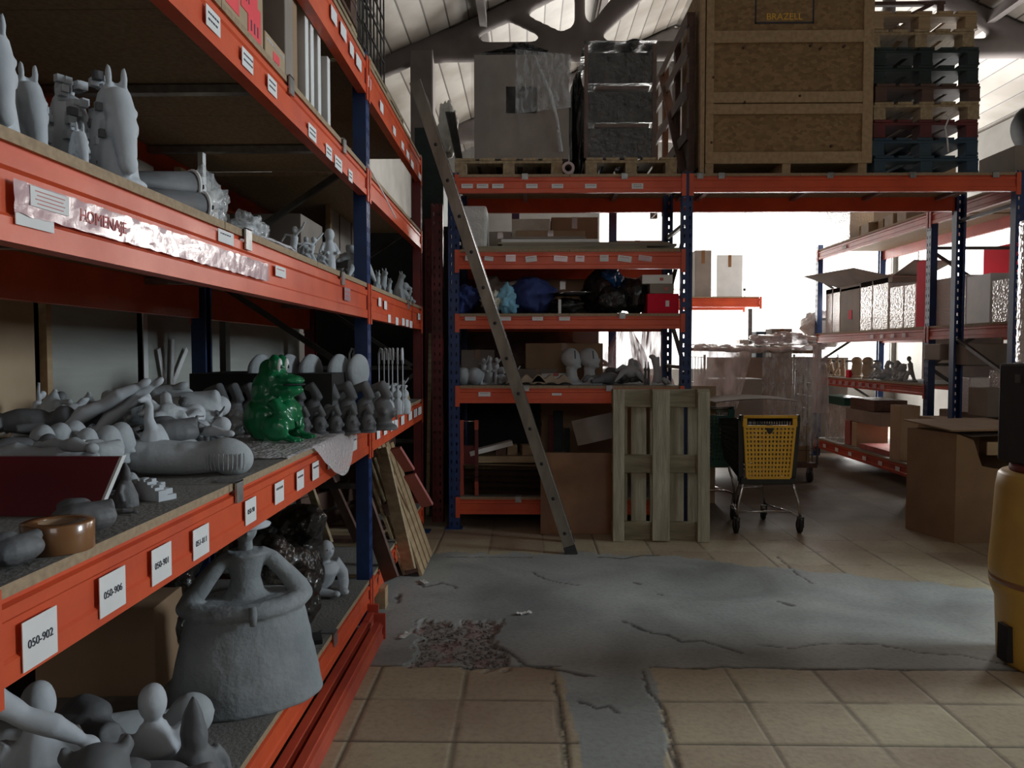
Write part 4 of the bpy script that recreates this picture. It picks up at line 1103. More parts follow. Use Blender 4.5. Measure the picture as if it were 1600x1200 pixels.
# third shelf beyond the post: frames and cartons
def frame(label, y0, y1, x, z0, z1, mat):
    t = thing('framed_picture_board', label, 'frame', (x, y0, z0)); L_ = y1 - y0; H = z1 - z0
    m = MB(); m.mm((0, 0, 0), (.03, .04, H)); m.mm((0, L_ - .04, 0), (.03, L_, H)); m.mm((0, 0, 0), (.03, L_, .04)); m.mm((0, 0, H - .04), (.03, L_, H)); obj('batten_frame', m, mat, t)
    m = MB(); m.mm((-.012, .02, .02), (0, L_ - .02, H - .02)); obj('backing', m, 'cardgrey', t)
    for f in (.33, .66):
        m = MB(); m.mm((0, L_ * f - .006, .04), (.006, L_ * f + .006, H - .04)); obj('divider', m, 'woodbrown', t)
frame('pine-framed brown panel standing at the far end of the third shelf', 5.0, 6.1, -1.30, 1.853, 2.70, 'woodclean')
carton('brown carton behind the figures on the third shelf by the blue post', (-1.45, 4.5, 1.848), 0, .4, .45, .40, 'cardgrey', tape=False)
carton('dark carton standing on the fourth shelf beyond the blue post', (-1.35, 5.2, 2.46), 0, .5, .7, .30, 'card')
carton('pale carton on the fourth shelf near the far end', (-1.35, 5.95, 2.46), 0, .5, .5, .25, 'cardlight')

# ------------------------------------------------------------------ left rack, third shelf (z 1.848)
Z3 = 1.848
def p3(px, x): y = onx(px, 300, x).y; return (x, y, Z3)
horse_thing('largest horse head sculpture with block mane at the very near end of the third shelf', (-.93, 1.345, Z3), R(-40), 1, .86)
horse_thing('horse head sculpture with block mane nearest the plastic-wrapped prints', (-.915, 1.72, Z3), R(-42), 2, 1.02)
horse_thing('darker horse head sculpture with block mane between the two larger ones', (-.99, 1.53, Z3), R(-35), 3, .78, 10)
horse_thing('smallest horse head sculpture in front of the dark gap', (-.92, 1.585, Z3), R(-40), 4, .40, 12)
horse_thing('horse head of stacked blocks standing behind the others', (-1.05, 1.76, Z3), R(150), 5, .98, 60)
def cones():
    t = thing('wrapped_print_roll', 'dark rolled sheets with white printed rims lying in clear film', 'print roll', (-.985, 2.22, Z3), R(-18))
    for i, (dx, dz, r_) in enumerate(((0, .055, .05), (.055, .045, .042), (.02, .105, .045))):
        m = MB(); m.tube([(dx * .4 - .0, -.30, dz * .5 + .02), (dx, 0, dz)], [.015, r_], 18); o = obj('rolled_sheet', m, 'claydark', t)
        m = MB(); m.tube([(dx, 0, dz), (dx + .002, .006, dz)], [r_ * 1.15, r_ * 1.15], 18); obj('printed_rim', m, 'paper', o)
        m = MB()
        for k in range(5): m.box((dx + r_ * .8 * math.cos(k * 1.3), .0075, dz + r_ * .8 * math.sin(k * 1.3)), (.012, .002, .012))
        obj('dark_mark', m, 'ink', o)
cones()
bagthing('clear_plastic_bag', 'clear plastic bag bulging upright around the rolled prints', 'plastic bag', (-.97, 2.33, Z3), (.06, .09, .085), 'polybag', 21, amp=.4)
bagthing('clear_plastic_bag', 'pointed clear plastic bag of grey pieces beside the metal clip', 'plastic bag', (-.945, 2.62, Z3), (.06, .10, .055), 'polybag', 22, amp=.6, f=2.6)
fig('cushion', 'grey piece showing inside the pointed plastic bag', (-.95, 2.6, Z3 + .005), R(60), .45, 'claylight')
bagthing('bubble_wrap_bag', 'flat bubble wrap lying along the board edge below the plastic bags', 'bubble wrap', (-.895, 2.75, Z3), (.035, .22, .012), 'bubble', 23, amp=.3)
dl = ['small twisted grey figurine beside the pointed plastic bag', 'grey dancing figurine second along from the plastic bag', 'grey dancing figurine in the middle of the crowd on the third shelf', 'low grey figurine leaning out over the board edge', 'tallest grey figurine raising its arm with a ball', 'grey figurine crouching below the tallest one', 'grey figurine with spread arms beside the elephants']
for i, (px, x, s, kd) in enumerate(((458, -.97, .75, 'dance'), (472, -1.0, .72, 'dance'), (484, -.95, .68, 'dance'), (497, -.92, .42, 'dance'), (513, -.95, 1.0, 'stand'), (505, -1.0, .6, 'dance'), (528, -1.05, .9, 'dance'))):
    fig(kd, dl[i], p3(px, x), R(rnd.uniform(-60, 20)), s, 'clay' if i % 2 else 'claylight', seed=i)
for i, (px, x, s) in enumerate(((466, -1.1, .8), (490, -1.12, .8), (478, -.91, .4), (503, -.90, .35))):
    fig('sit', ['squat grey figure at the back behind the dancing figurines', 'squat grey figure at the back below the diagonal brace', 'tiny squat figure at the edge in front of the dancers', 'tiny squat figure at the edge under the tallest figurine'][i], p3(px, x), R(-50 + 20 * i), s, 'clay')
fig('star', 'large sprawling grey sculpture whose long limb points at the blue post', p3(556, -.93), R(75), 1.15, 'clay')
fig('elephant', 'grey elephant sculpture behind the sprawling limbs', p3(548, -1.12), R(-70), 1.0, 'clay')
fig('sit', 'rough dark grey figure piled behind the sprawling sculpture', p3(545, -1.02), R(-20), 1.15, 'claydark')
for i, (px, x, s) in enumerate(((588, -.98, .9), (597, -1.0, 1.15), (606, -.95, .75), (622, -.95, 1.25), (630, -.93, .95), (637, -.93, .7))):
    fig('cat' if i != 4 else 'sit', ['grey cat sculpture just past the blue post on the third shelf', 'taller grey cat with raised head, second past the blue post', 'small grey cat between the two taller ones past the blue post', 'tall pale fox-like cat sculpture near the end of the third shelf', 'squat grey figure beside the tall fox-like cat', 'smallest cat at the far end of the third shelf'][i], p3(px, x), R(-60 + 12 * i), s, 'clay')

# ------------------------------------------------------------------ left rack, bottom shelf (z .245)
Z1 = .245
def lady():
    p = onz(378, 1118, Z1)
    t = thing('lady_statue', 'large grey lady statue in a huge bell skirt, arms akimbo', 'statue', (-.995, 2.68, Z1), R(-62))
    m = MB()
    m.lathe([(.262, 0), (.268, .012), (.262, .04), (.235, .18), (.205, .33), (.200, .352), (.212, .362), (.206, .378), (.16, .40)], n=56, sx=.66, sy=1.0)
    m.lathe([(.10, .38), (.062, .42), (.052, .47), (.062, .52), (.074, .555), (.080, .565), (.060, .575), (.02, .58)], n=32, sx=.8, sy=1)
    for s in (-1, 1):
        m.tube([(.0, s * .045, .565), (.005, s * .085, .535), (.008, s * .135, .475), (.012, s * .180, .415), (.016, s * .196, .385)], [.024, .030, .034, .037, .036], 16)
        m.tube([(.016, s * .196, .385), (.055, s * .165, .372), (.095, s * .105, .370), (.120, s * .04, .372), (.126, 0, .372)], [.036, .036, .034, .033, .033], 16)
        m.ell((.016, s * .196, .385), (.038, .036, .036))
    me = blob(m, .0058, 4, disp=.003, dscale=16); link('dress', me, 'claymid', t)
    m = MB(); m.tube([(.162, 0, .335), (.160, 0, .37), (.150, 0, .40)], [.011, .014, .012], 10); obj('sash_knot', m, 'claymid', t)
    m = MB(); m.tube([(0, 0, .57), (0, 0, .62)], [.026, .024], 12); m.ell((0, 0, .655), (.045, .042, .052)); m.ell((.042, 0, .645), (.010, .008, .011)); link('head', blob(m, .005, 2), 'claymid', t)
    m = MB(); m.lathe([(.0, .66), (.085, .665), (.088, .672), (.05, .685), (.045, .715), (.0, .72)], n=28); obj('hat', m, 'claylight', t)
    m = MB(); m.tube([(-.08, 0, .60), (-.085, .0, .66)], [.03, .055], 12); m.ell((-.085, 0, .68), .05); obj('hair_bun', m, 'claylight', t)
    t.scale = (1.0, 1.0, .93)
lady()
def rock(label, loc, r, seed, rz=0):
    import bmesh
    m = MB()
    rr = random.Random(seed)
    for k in range(7):
        m.ell((rr.uniform(-.5, .5) * r[0], rr.uniform(-.5, .5) * r[1], r[2] * (.4 + rr.uniform(-.2, 1.1))), (r[0] * rr.uniform(.55, .8), r[1] * rr.uniform(.5, .8), r[2] * rr.uniform(.35, .6)), (rr.random(), rr.random(), 0))
    m.ell((0, 0, r[2] * .5), (r[0], r[1], r[2] * .55))
    me = blob(m, .010, 1, disp=.028, dscale=9, seed=seed)
    zmin = min(v.co.z for v in me.vertices)
    for v in me.vertices: v.co.z -= zmin
    displace(me, lambda p: .010 * noise.noise(p * 38))
    return single('glossy_rock', label, 'rock', me, 'rock', loc, rz)
rock('glossy black rock-like lump standing tall behind the lady statue', (-1.06, 3.28, Z1), (.15, .16, .21), 3)
rock('second glossy black lump, rising highest behind the lady statue', (-1.13, 3.62, Z1), (.16, .16, .25), 5)
rock('rough dark lump in the shadow at the near side of the lady statue', (-1.42, 3.0, Z1), (.13, .14, .27), 8)
m = MB(); m.mm((-.04, -.05, 0), (.04, .05, .018)); single('black_block', 'small black block lying at the shelf edge beside the lady statue', 'block', m, 'black', (-.915, 3.22, Z1), R(20))
def child():
    p = onz(512, 930, Z1)
    t = thing('child_statue', 'pale grey statue of a bald child leaning on its arms near the blue post', 'statue', (p.x - .03, p.y + .05, Z1), R(-38))
    m = MB(); m.tube([(-.10, 0, .035), (-.03, 0, .06), (.0, 0, .115), (.0, 0, .13)], [.055, .064, .064, .042], 16); m.tube([(0, 0, .13), (.006, 0, .155)], [.024, .022], 12)
    m.ell((.012, 0, .185), (.038, .035, .042)); m.ell((.048, 0, .18), (.007, .006, .008))
    for s in (-1, 1):
        m.ell((.010, s * .035, .182), (.007, .006, .011)); m.tube([(0, s * .05, .125), (.015, s * .085, .07), (.03, s * .08, .03), (.09, s * .03, .018)], [.028, .026, .023, .018], 12); m.ell((.105, s * .022, .018), (.024, .018, .014))
    link('body', blob(m, .005, 2, disp=.002, dscale=18), 'claylight', t)
    for s in (-1, 1):
        m = MB(); m.ell((.046, s * .014, .193), (.004, .006, .004)); obj('eye', m, 'clay', t)
    t.scale = (1.2,) * 3
child()
carton('old brown carton deep on the bottom shelf behind the crowd of figures', (-1.55, 2.85, Z1), R(4), .42, .36, .32, 'card', tape=False)
m = MB(); m.mm((0, 0, 0), (.10, .10, .20)); single('pale_block', 'pale wooden block in the dark next to the old carton', 'block', m, 'wood', (-1.33, 2.98, Z1))
# near crowd on the bottom shelf
NL = [('torso', 60, 1062, 1.93, .31, 1.15, -60, 'claylight', 'pale bald torso figure with folded arms, near end of the bottom shelf'),
      ('torso', 238, 1066, 2.02, .31, 1.12, -60, 'claylight', 'pale bald torso figure turned away between dark figures'),
      ('hood', 302, 1086, 1.98, .335, .92, -40, 'claydark', 'dark figure with a pointed hood at the edge of the bottom shelf'),
      ('cushion', 200, 1130, 1.72, .15, 1.1, 20, 'claydark', 'dark pillow-shaped sculpture in front of the pale torsos'),
      ('cushion', 258, 1145, 1.75, .15, 1.0, 10, 'claydark', 'dark pillow-shaped sculpture by the hooded figure'),
      ('cushion', 125, 1100, 2.15, .15, 1.1, -30, 'claydark', 'dark domed sculpture between the two pale torsos'),
      ('limb', 20, 1120, 1.72, .05, 1.2, 0, 'claylight', 'pale cut-off arm sticking out at the near end of the bottom shelf'),
      ('lie', 170, 1105, 2.2, .08, 1.4, 30, 'clay', 'grey curled figure lying behind the dark pillow shapes'),
      ('sit', 150, 1150, 1.7, .17, 1.2, -60, 'claydark', 'dark squat figure in the front row of the bottom shelf')]
for kd, px, py, Y, h, s, rz, mt, lb in NL:
    p = at(px, py, Y); z = p.z - h * s
    if kd == 'limb': o = fig(kd, lb, (p.x, p.y, p.z - .03), 0, s, mt, rot=(0, R(35), R(40))); 
    else: o = fig(kd, lb, (p.x, p.y, max(Z1, z) if z - Z1 < .02 or kd in () else Z1), R(rz), s * ((p.z - Z1) / (h * s)) if kd in ('torso', 'hood') else s * min(1.7, (p.z - Z1) / (h * s)), mt)
# red beams lying on the floor along the rack
for i, (x, y0, y1, z) in enumerate(((-.80, 1.6, 4.05, .0), (-.735, 1.5, 3.9, .0))):
    t = thing('loose_rack_beam', ['dark red rack beam on the floor nearer to the rack', 'dark red rack beam on the floor, outer one of the pair'][i], 'beam', (x, y0, 0), PI / 2)
    m = beam_mb(y1 - y0, .09); obj('beam', m, 'orange2', t)
    m = MB(); m.mm((y1 - y0 - .01, -.01, 0), (y1 - y0 + .01, .05, .13)); obj('connector', m, 'orange2', t)
# ------------------------------------------------------------------ left rack, fourth and fifth shelf
Z4 = 2.46
def sticker_box(label, y0, y1, x, h, mat, marks, seed, depth=.5):
    t = thing('cardboard_box', label, 'box', (x, y0, Z4)); m = MB(); m.mm((-depth, 0, 0), (0, y1 - y0, h)); obj('body', m, mat, t, bevel=.004)
    rr = random.Random(seed); L_ = y1 - y0
    for k in range(marks):
        w_ = L_ * rr.uniform(.18, .34); hh = h * rr.uniform(.3, .55); y = rr.uniform(0.02, L_ - w_ - .01); z = rr.uniform(.01, h - hh - .005)
        m = MB(); m.mm((0, y, z), (.0015 + k * .0004, y + w_, z + hh)); o = obj('warning_sticker', m, 'fluo', t, label='coral red sticker')
        m = MB()
        for q in range(3): m.mm((.0015 + k * .0004, y + w_ * (.2 + .25 * q), z + hh * .3), (.0022 + k * .0004, y + w_ * (.28 + .25 * q), z + hh * .55))
        obj('lettering', m, 'ink', o)
    m = MB(); m.mm((.0001, L_ * .05, h * .8), (.0012, L_ * .95, h * .87)); obj('sealing_tape', m, 'polybag', t)
sticker_box('tan box with coral stickers on the fourth shelf, nearest the viewer', 1.97, 2.26, -.90, .42, 'cardlight', 1, 4)
sticker_box('box covered in coral stickers in the middle of the fourth shelf', 2.30, 2.66, -.90, .30, 'cardlight', 5, 5)
sticker_box('low tan box with one coral sticker in front of the tall brown carton', 2.68, 2.90, -.90, .13, 'cardlight', 1, 6)
m = MB(); m.box((0, 0, 0), (.003, .20, .26)); single('white_sheet', 'white printed sheet standing diagonally behind the stickered boxes', 'paper sheet', m, 'paper', (-.945, 2.56, Z4 + .44), (R(28), 0, 0))
m = MB(); m.mm((0, 0, 0), (.22, .25, .40)); single('white_carton', 'plain white carton behind the stickered boxes', 'box', m, 'white', (-1.2, 2.5, Z4), bevel=.004)
carton('tall narrow brown carton standing on the fourth shelf', (-1.03, 2.97, Z4), 0, .25, .10, .62, 'cardgrey', tape=False)
carton('wide flat brown carton standing behind the tall one', (-1.15, 3.06, Z4), 0, .48, .06, .56, 'card', tape=False)
g = 'slim white panels standing on edge beside the brown carton'
for i, (y, h, d_) in enumerate(((3.17, .58, .26), (3.25, .54, .26), (3.36, .50, .24), (3.52, .36, .22))):
    m = MB(); m.mm((0, 0, 0), (d_, .045, h)); single('foam_slab', ['slim white panel standing against the tall brown carton', 'slim white panel, second beyond the tall brown carton', 'slim white panel, third beyond the tall brown carton', 'shortest slim white panel by the blue post'][i], 'panel', m, 'white', (-.90 - d_, y, Z4), 0, g, bevel=.003)
# top shelf
Z5 = 3.05
for i in range(3):
    pallet(['weathered pallet on the top shelf, lowest of the stack', 'weathered pallet on the top shelf, middle of the stack', 'weathered pallet on the top shelf, uppermost of the stack'][i], (-1.30, 3.55, Z5 + .146 * i), PI / 2, 'wood' if i != 1 else 'woodbrown', group='pallets stacked on the top shelf')
pallet('weathered pallet lying alone at the far end of the top shelf', (-1.30, 5.1, Z5), PI / 2, 'wood')
def bundle():
    t = thing('wire_cage_bundle', 'bundle of dark metal grids standing on the far pallet of the top shelf', 'metal grid', (-1.0, 4.75, Z5 + .146))
    for i in range(3):
        m = MB(); x = -.09 * i
        for k in range(7): m.bar((x, .12 * k, 0), (x, .12 * k, 1.15), .010, .010)
        for k in range(8): m.bar((x, 0, .15 * k + .01), (x, .72, .15 * k + .01), .010, .010)
        obj('grid', m, 'darkmetal', t)
bundle()
def rope():
    m = MB(); rr = random.Random(4); pts = []
    for k in range(60):
        a = k * .55; pts.append((.05 * math.cos(a) * (1 + .3 * rr.random()), .10 * math.sin(a) + k * .002, .01 + .012 * (k % 7)))
    m.tube(pts, .005, 6); single('rope_coil', 'tangled pale cord on the edge of the stacked pallets', 'cord', m, 'cream', (-.93, 3.6, Z5 + .44))
rope()
carton('orange-brown carton on top of the stacked pallets', (-1.35, 3.5, Z5 + .438), R(5), .5, .5, .35, 'card')
# dark sheet strip hanging from the fourth shelf near the post
m = MB(); m.tube([(-.82, 4.0, 2.45), (-.79, 4.25, 2.36), (-.76, 4.5, 2.26)], .004, 6)
single('packing_strap', 'loose white packing strap hanging off the fourth shelf by the post', 'strap', m, 'paper')

# ------------------------------------------------------------------ boards leaning at the foot of the left rack
def lean(label, p0, p1, wd, th, mat, name='wooden_board', group=None, up=(0, 1, 0), cat='board'):
    m = MB(); m.bar(p0, p1, wd, th, up=up); o = single(name, label, cat, m, mat, group=group, bevel=.002); return o
lp = thing('wooden_pallet', 'pine pallet leaning steeply against the outside of the left rack past the blue post', 'pallet', (-.69, 4.98, 0), 0)
def leaning_pallet():
    d = Vector((-.285, .0, .83)).normalized(); n_ = Vector((.83, 0, .285)).normalized(); L_ = .93
    for j in range(4):
        a = Vector((0, .06 + .145 * j, .006)); m = MB(); m.bar(a, a + d * (L_ - .02 * j), .105, .022, up=tuple(n_)); obj('deck_board', m, 'woodclean', lp, bevel=.002)
        a = a - n_ * .105; m = MB(); m.bar(a + d * .04, a + d * L_, .09, .022, up=tuple(n_)); obj('bottom_board', m, 'wood', lp, bevel=.002)
    for f in (.06, .5, .92):
        m = MB(); a = n_ * (-.053) + Vector((0, .0, .03)) + d * (L_ * f); m.bar(a, a + Vector((0, .55, 0)), .08, .082, up=tuple(n_)); obj('stringer', m, 'woodbrown', lp)
leaning_pallet()
for i, (a, b_, w_, mt, lb) in enumerate((
    ((612, 905, 4.35), (566, 770, 4.5), .10, 'woodbrown', 'brown plank leaning behind the blue post at floor level'),
    ((640, 890, 4.9), (596, 700, 5.0), .09, 'wood', 'tan plank leaning with the pine pallet'),
    ((640, 742, 5.1), (668, 790, 5.2), .09, 'woodred', 'short red painted plank end poking out beyond the pallet, lower one'),
    ((618, 700, 5.1), (640, 735, 5.2), .08, 'woodred', 'short red painted plank end poking out beyond the pallet, upper one'),
    ((560, 845, 4.6), (508, 730, 4.8), .06, 'woodbrown', 'dark brown plank slanting over the bottom shelf'),
    ((515, 850, 4.4), (484, 760, 4.6), .05, 'wood', 'slim plank slanting deep over the bottom shelf'),
    ((600, 800, 5.2), (575, 720, 5.3), .09, 'wood', 'plank leaning on the dark side of the blue post'))):
    pa, pb = at(*a), at(*b_)
    lean(lb, pa, pb, w_, .022, mt, up=(.4, 1, 0))
def board_pile():
    g = 'short planks piled in the second bay of the bottom shelf'
    rr = random.Random(9)
    for i in range(9):
        m = MB(); m.box((0, 0, 0), (.5, .09, .025)); o = single('wooden_board', 'short brown plank in the loose pile on the bottom shelf beyond the post', 'board', m, 'woodbrown' if i % 2 else 'wood', (-1.2 + rr.uniform(-.08, .08), 4.85 + .08 * (i % 5), Z1 + .014 + .026 * (i // 3) ), R(rr.uniform(-12, 12)), g)
board_pile()
m = MB(); m.mm((0, 0, 0), (.09, .09, .12)); single('wooden_block', 'small pine block on the floor under the bottom beam', 'block', m, 'woodclean', (-.90, 4.35, 0))
pallet('dark pallet standing on edge deep in the second bay', (-1.35, 5.4, .245 + .41), 0, 'woodbrown').rotation_euler = (R(90), 0, R(70))
# ------------------------------------------------------------------ ladder leaning on the left rack
def ladder():
    foot = Vector((.335, 5.58, 0)); top = Vector((-.80, 5.58, 3.42))
    t = thing('leaning_ladder', 'long worn aluminium ladder leaning against the end of the left rack', 'ladder', foot)
    d = (top - foot); L_ = d.length; d.normalize(); side = d.cross(Vector((0, 1, 0))).normalized()
    for k, dy in enumerate((0, .36)):
        m = MB(); o_ = Vector((0, dy, 0))
        # open channel rail
        for s in (-1, 1): m.bar(o_ + side * (.040 * s) + Vector((0, .012, 0)), o_ + side * (.040 * s) + d * L_ + Vector((0, .012, 0)), .003, .026, up=(0, 1, 0))
        m.bar(o_, o_ + d * L_, .080, .003, up=(0, 1, 0))
        r = obj('rail', m, 'alu', t)
        m = MB(); m.bar(o_ - side * .0425 + Vector((0, .0, 0)), o_ - side * .0425 + d * L_, .0035, .006, up=(0, 1, 0)); obj('bright_edge', m, 'chrome', r)
        m = MB()
        for j in range(1, 13):
            c = o_ + d * (.16 + .27 * (j - 1)); m.tube([c + Vector((0, -.0035, 0)), c + Vector((0, -.001, 0))], .013, 12)
        obj('rung_end', m, 'blackmat', r)
        m = MB(); m.bar(o_ - d * .01, o_ + d * .06, .088, .03, up=(0, 1, 0)); obj('rubber_foot', m, 'tyre', r)
    for j in range(1, 13):
        c = d * (.16 + .27 * (j - 1)); m = MB(); m.tube([c + Vector((0, .002, 0)), c + Vector((0, .36, 0))], .013, 10); obj('rung', m, 'alu', t)
ladder()
# old dark red uprights between the racks
for i, (px, Y, h) in enumerate(((683, 6.62, 2.75), (672, 7.2, 2.72))):
    m = post_mb(h, .10, .08); single('old_rack_upright', ['dark red slotted upright standing between the left rack and the facing rack', 'dark red slotted upright standing further back beside the left rack'][i], 'rack upright', m, 'darkred', (at(px, 500, Y).x, Y, 0))
m = MB(); m.bar((0, 0, 0), (.02, .10, 1.65), .05, .03); single('wooden_batten', 'slim wooden batten upright in the gap beside the dark red post', 'batten', m, 'wood', (at(668, 700, 6.9).x, 6.9, 0))

def dark_sheet(label, x0, x1, y, z0, z1, mat='blackmat', name='backdrop_board'):
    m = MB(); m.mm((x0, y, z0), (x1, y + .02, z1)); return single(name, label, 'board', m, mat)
dark_sheet('large black backdrop added for the darkness behind the facing rack at its lower left', -1.9, .14, 7.40, .0, 1.13)  # black sheet added to make the dim lower back of the rack dark
dark_sheet('tall dark backdrop added for the darkness in the gap beside the dark red posts', -2.3, -.72, 8.05, 0, 2.8, 'blackmat')  # added dark sheet, its colour gives the deep shade between the racks
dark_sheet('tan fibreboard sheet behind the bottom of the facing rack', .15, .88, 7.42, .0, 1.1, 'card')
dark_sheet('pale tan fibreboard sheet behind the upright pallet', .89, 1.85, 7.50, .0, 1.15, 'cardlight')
dark_sheet('brown backdrop added for the darkness behind the garment shelf of the facing rack', -.70, .45, 7.44, 1.131, 2.27, 'woodbrown')  # dark brown sheet added to stand for the shade behind the garments

# ------------------------------------------------------------------ facing rack, bottom shelf
def B(px, py, Y): p = at(px, py, Y); return p
Zb0, Zb1, Zb2, Zb3, Zb4 = .265, 1.20, 1.80, 2.33, 2.945
def red_frame():
    t = thing('red_metal_frame', 'narrow red metal frame standing on the bottom shelf by the left post', 'metal frame', (B(733, 700, 6.45).x, 6.47, Zb0))
    for s in (-1, 1):
        m = MB(); m.box((s * .062, 0, .32), (.028, .035, .64)); obj('upright', m, 'orange2' if s < 0 else 'pred', t)
        m = MB(); m.box((s * .062, .0, .60), (.032, .04, .08)); m.box((s * .062, 0, .06), (.032, .04, .12)); obj('bracket', m, 'orange2', t)
    m = MB(); m.tube([(-.062, 0, .63), (.062, 0, .63)], .006, 8); obj('top_bar', m, 'chrome', t)
    m = MB(); m.box((-.01, .05, .33), (.12, .06, .15)); m.box((-.01, .03, .40), (.10, .05, .04)); obj('middle_casting', m, 'pred', t)
red_frame()
g = 'flattened cartons stacked on the bottom shelf'
rr = random.Random(6)
for i in range(14):
    m = MB(); a, c_ = rr.uniform(.004, .012), rr.uniform(-.01, .015); L_ = rr.uniform(.78, .98)
    hh = .012
    ph = rr.uniform(0, 3)
    m.grid(lambda u, v: ((u - .5) * L_, (v - .5) * .5, .006 * math.sin(u * 5 + ph)), 14, 4)
    top = MB(); n0 = len(m.v); m.add([(x, y, z + .009) for x, y, z in m.v], [tuple(f) for f in m.f], True)
    W_ = 15
    o = single('flat_carton', 'flattened cardboard carton lying in the thick wavy stack behind the ladder', 'cardboard', m, ('card', 'cardgrey', 'woodbrown')[i % 3] if i < 12 else 'wood', (B(808, 700, 6.8).x + rr.uniform(-.03, .03), 6.72 + rr.uniform(-.03, .03), Zb0 + .012 + .018 * i), R(rr.uniform(-3, 3)), g)
m = MB(); m.mm((-.42, -.15, 0), (.42, .15, .055)); single('wooden_plank', 'thick pale plank on top of the flattened cartons', 'plank', m, 'wood', (B(812, 740, 6.7).x, 6.66, Zb0 + .272), R(2), bevel=.003)
m = MB(); m.bar((0, 0, 0), (.36, .08, .085), .10, .04); single('white_bar', 'white wrapped bar lying aslant on top of the plank', 'bar', m, 'white', (B(733, 752, 6.5).x, 6.52, Zb0 + .35))
for i, px in enumerate((783, 800, 822, 838)):
    m = MB(); m.box((0, 0, .045), (.085, .10, .085)); single('wooden_block', ['dark wooden block on the plank next to the white bar', 'pale wooden block on the plank, second from the white bar', 'pale wooden block on the plank just before the ladder', 'dark wooden block hidden half behind the ladder'][i], 'block', m, ('woodbrown', 'wood')[i in (1, 2)], (B(px, 740, 6.65).x, 6.62, Zb0 + .328), R(6 * i))
for i, (px, w_, h, mt) in enumerate(((861, .05, .62, 'pred'), (872, .09, .66, 'pgreen'), (886, .05, .50, 'pgreen'))):
    m = MB(); m.box((0, 0, h / 2), (w_, .05, h)); single('steel_profile', ['dark red steel profile standing behind the ladder on the bottom shelf', 'wider dark green steel profile standing behind the ladder', 'shorter dark green steel profile beside the wider one'][i], 'steel profile', m, mt, (B(px, 700, 7.2).x, 7.2, Zb0 + .0))
# big brown card sheet on the floor in front
m = MB(); m.mm((-.34, -.01, 0), (.34, .01, .66)); single('cardboard_sheet', 'large brown cardboard sheet leaning between the ladder and the upright pallet', 'cardboard sheet', m, 'tape', (B(910, 800, 6.2).x, 6.20, .0), (R(-4), 0, 0))
m = MB(); m.mm((-.18, -.004, 0), (.18, .004, .22)); single('cardboard_flap', 'crooked grey cardboard piece above the brown sheet', 'cardboard sheet', m, 'cardgrey', (B(935, 690, 6.5).x, 6.52, .72), (R(-18), R(-12), R(8)))
# upright pallet
def upright_pallet():
    x0 = B(958, 800, 5.93).x; x1 = B(1108, 800, 5.93).x; W_ = x1 - x0
    t = thing('wooden_pallet', 'weathered greenish pallet standing upright on end against the facing rack', 'pallet', ((x0 + x1) / 2, 5.96, .0)); H = 1.19
    for px0, px1, lb in ((958, 976, 0), (1020, 1047, 1), (1091, 1110, 2)):
        a = B(px0, 800, 5.93).x - t.location.x; b_ = B(px1, 800, 5.93).x - t.location.x
        m = MB(); m.mm((a, -.02, 0 if lb != 1 else .01), (b_, .002, H - .01 * lb)); obj('bottom_board', m, 'woodz', t, bevel=.004)
    for z in (.072, .60, 1.12):
        for k, (px0, px1) in enumerate(((958, 976), (1020, 1047), (1091, 1110))):
            a = B(px0, 800, 5.93).x - t.location.x; b_ = B(px1, 800, 5.93).x - t.location.x
            m = MB(); m.mm((a, .002, z - .072), (b_, .08, z + .072)); obj('block', m, 'woodx', t, bevel=.003)
        m = MB(); m.mm((-W_ / 2, .08, z - .072), (W_ / 2, .102, z + .072)); obj('cross_board', m, 'woodx', t, bevel=.003)
    for k in range(5):
        a = -W_ / 2 + W_ * (k + .06) / 5; m = MB(); m.mm((a, .102, .0), (a + W_ / 5 * .80, .124, H)); obj('deck_board', m, 'woodz', t, bevel=.004)
    t.rotation_euler = (R(-2.5), 0, R(-1))
upright_pallet()

# ------------------------------------------------------------------ facing rack, sculpture shelf (z 1.20)
def bfig(kind, px, s, rz, mat, label, Y=6.62, seed=0, **k):
    return fig(kind, label, (B(px, 590, Y).x, Y, Zb1), R(rz), s, mat, seed=seed, **k)
bfig('ball', 724, 1.32, 0, 'clay', 'smooth grey ball at the left end of the sculpture shelf', 6.58); bfig('ball', 742, 1.32, 0, 'clay', 'smooth grey ball, second from the left end of the sculpture shelf', 6.58)
for i, (px, kd, s) in enumerate(((756, 'dance', 1.1), (765, 'stand', 1.1), (775, 'dance', 1.15), (783, 'sit', .9), (800, 'dance', .9))):
    bfig(kd, px, s, -90 + 10 * i, 'clay' if i % 2 else 'claylight', ['thin grey figurine just beyond the two balls', 'upright grey figurine beyond the two balls', 'pale figurine with raised arm left of the ladder', 'squat grey figure left of the ladder', 'grey figurine partly hidden by the ladder'][i], seed=i)
def wave(label, px):
    m = MB(); pts = []
    n = 22
    for i in range(n + 1):
        u = i / n; pts.append(((u - .5) * .36, .03 + .025 * abs(math.sin(u * PI * 3)) * (0 if u in (0, 1) else 1)))
    for i in range(n, -1, -1):
        u = i / n; pts.append(((u - .5) * .27, .09 + .018 * math.sin(u * PI * 5)))
    pts = [(a, b_ if j > n else b_ * .8) for j, (a, b_) in enumerate(pts)]
    m.prism(pts, 'y', -.08, .08); return single('wave_sculpture', label, 'sculpture', m, 'claytan', (B(px, 600, 6.6).x, 6.56, Zb1 - .02), 0, bevel=.006)
wave('flat wavy-edged tan piece right of the ladder', 822); wave('flat wavy-edged tan piece next to the display heads', 860)
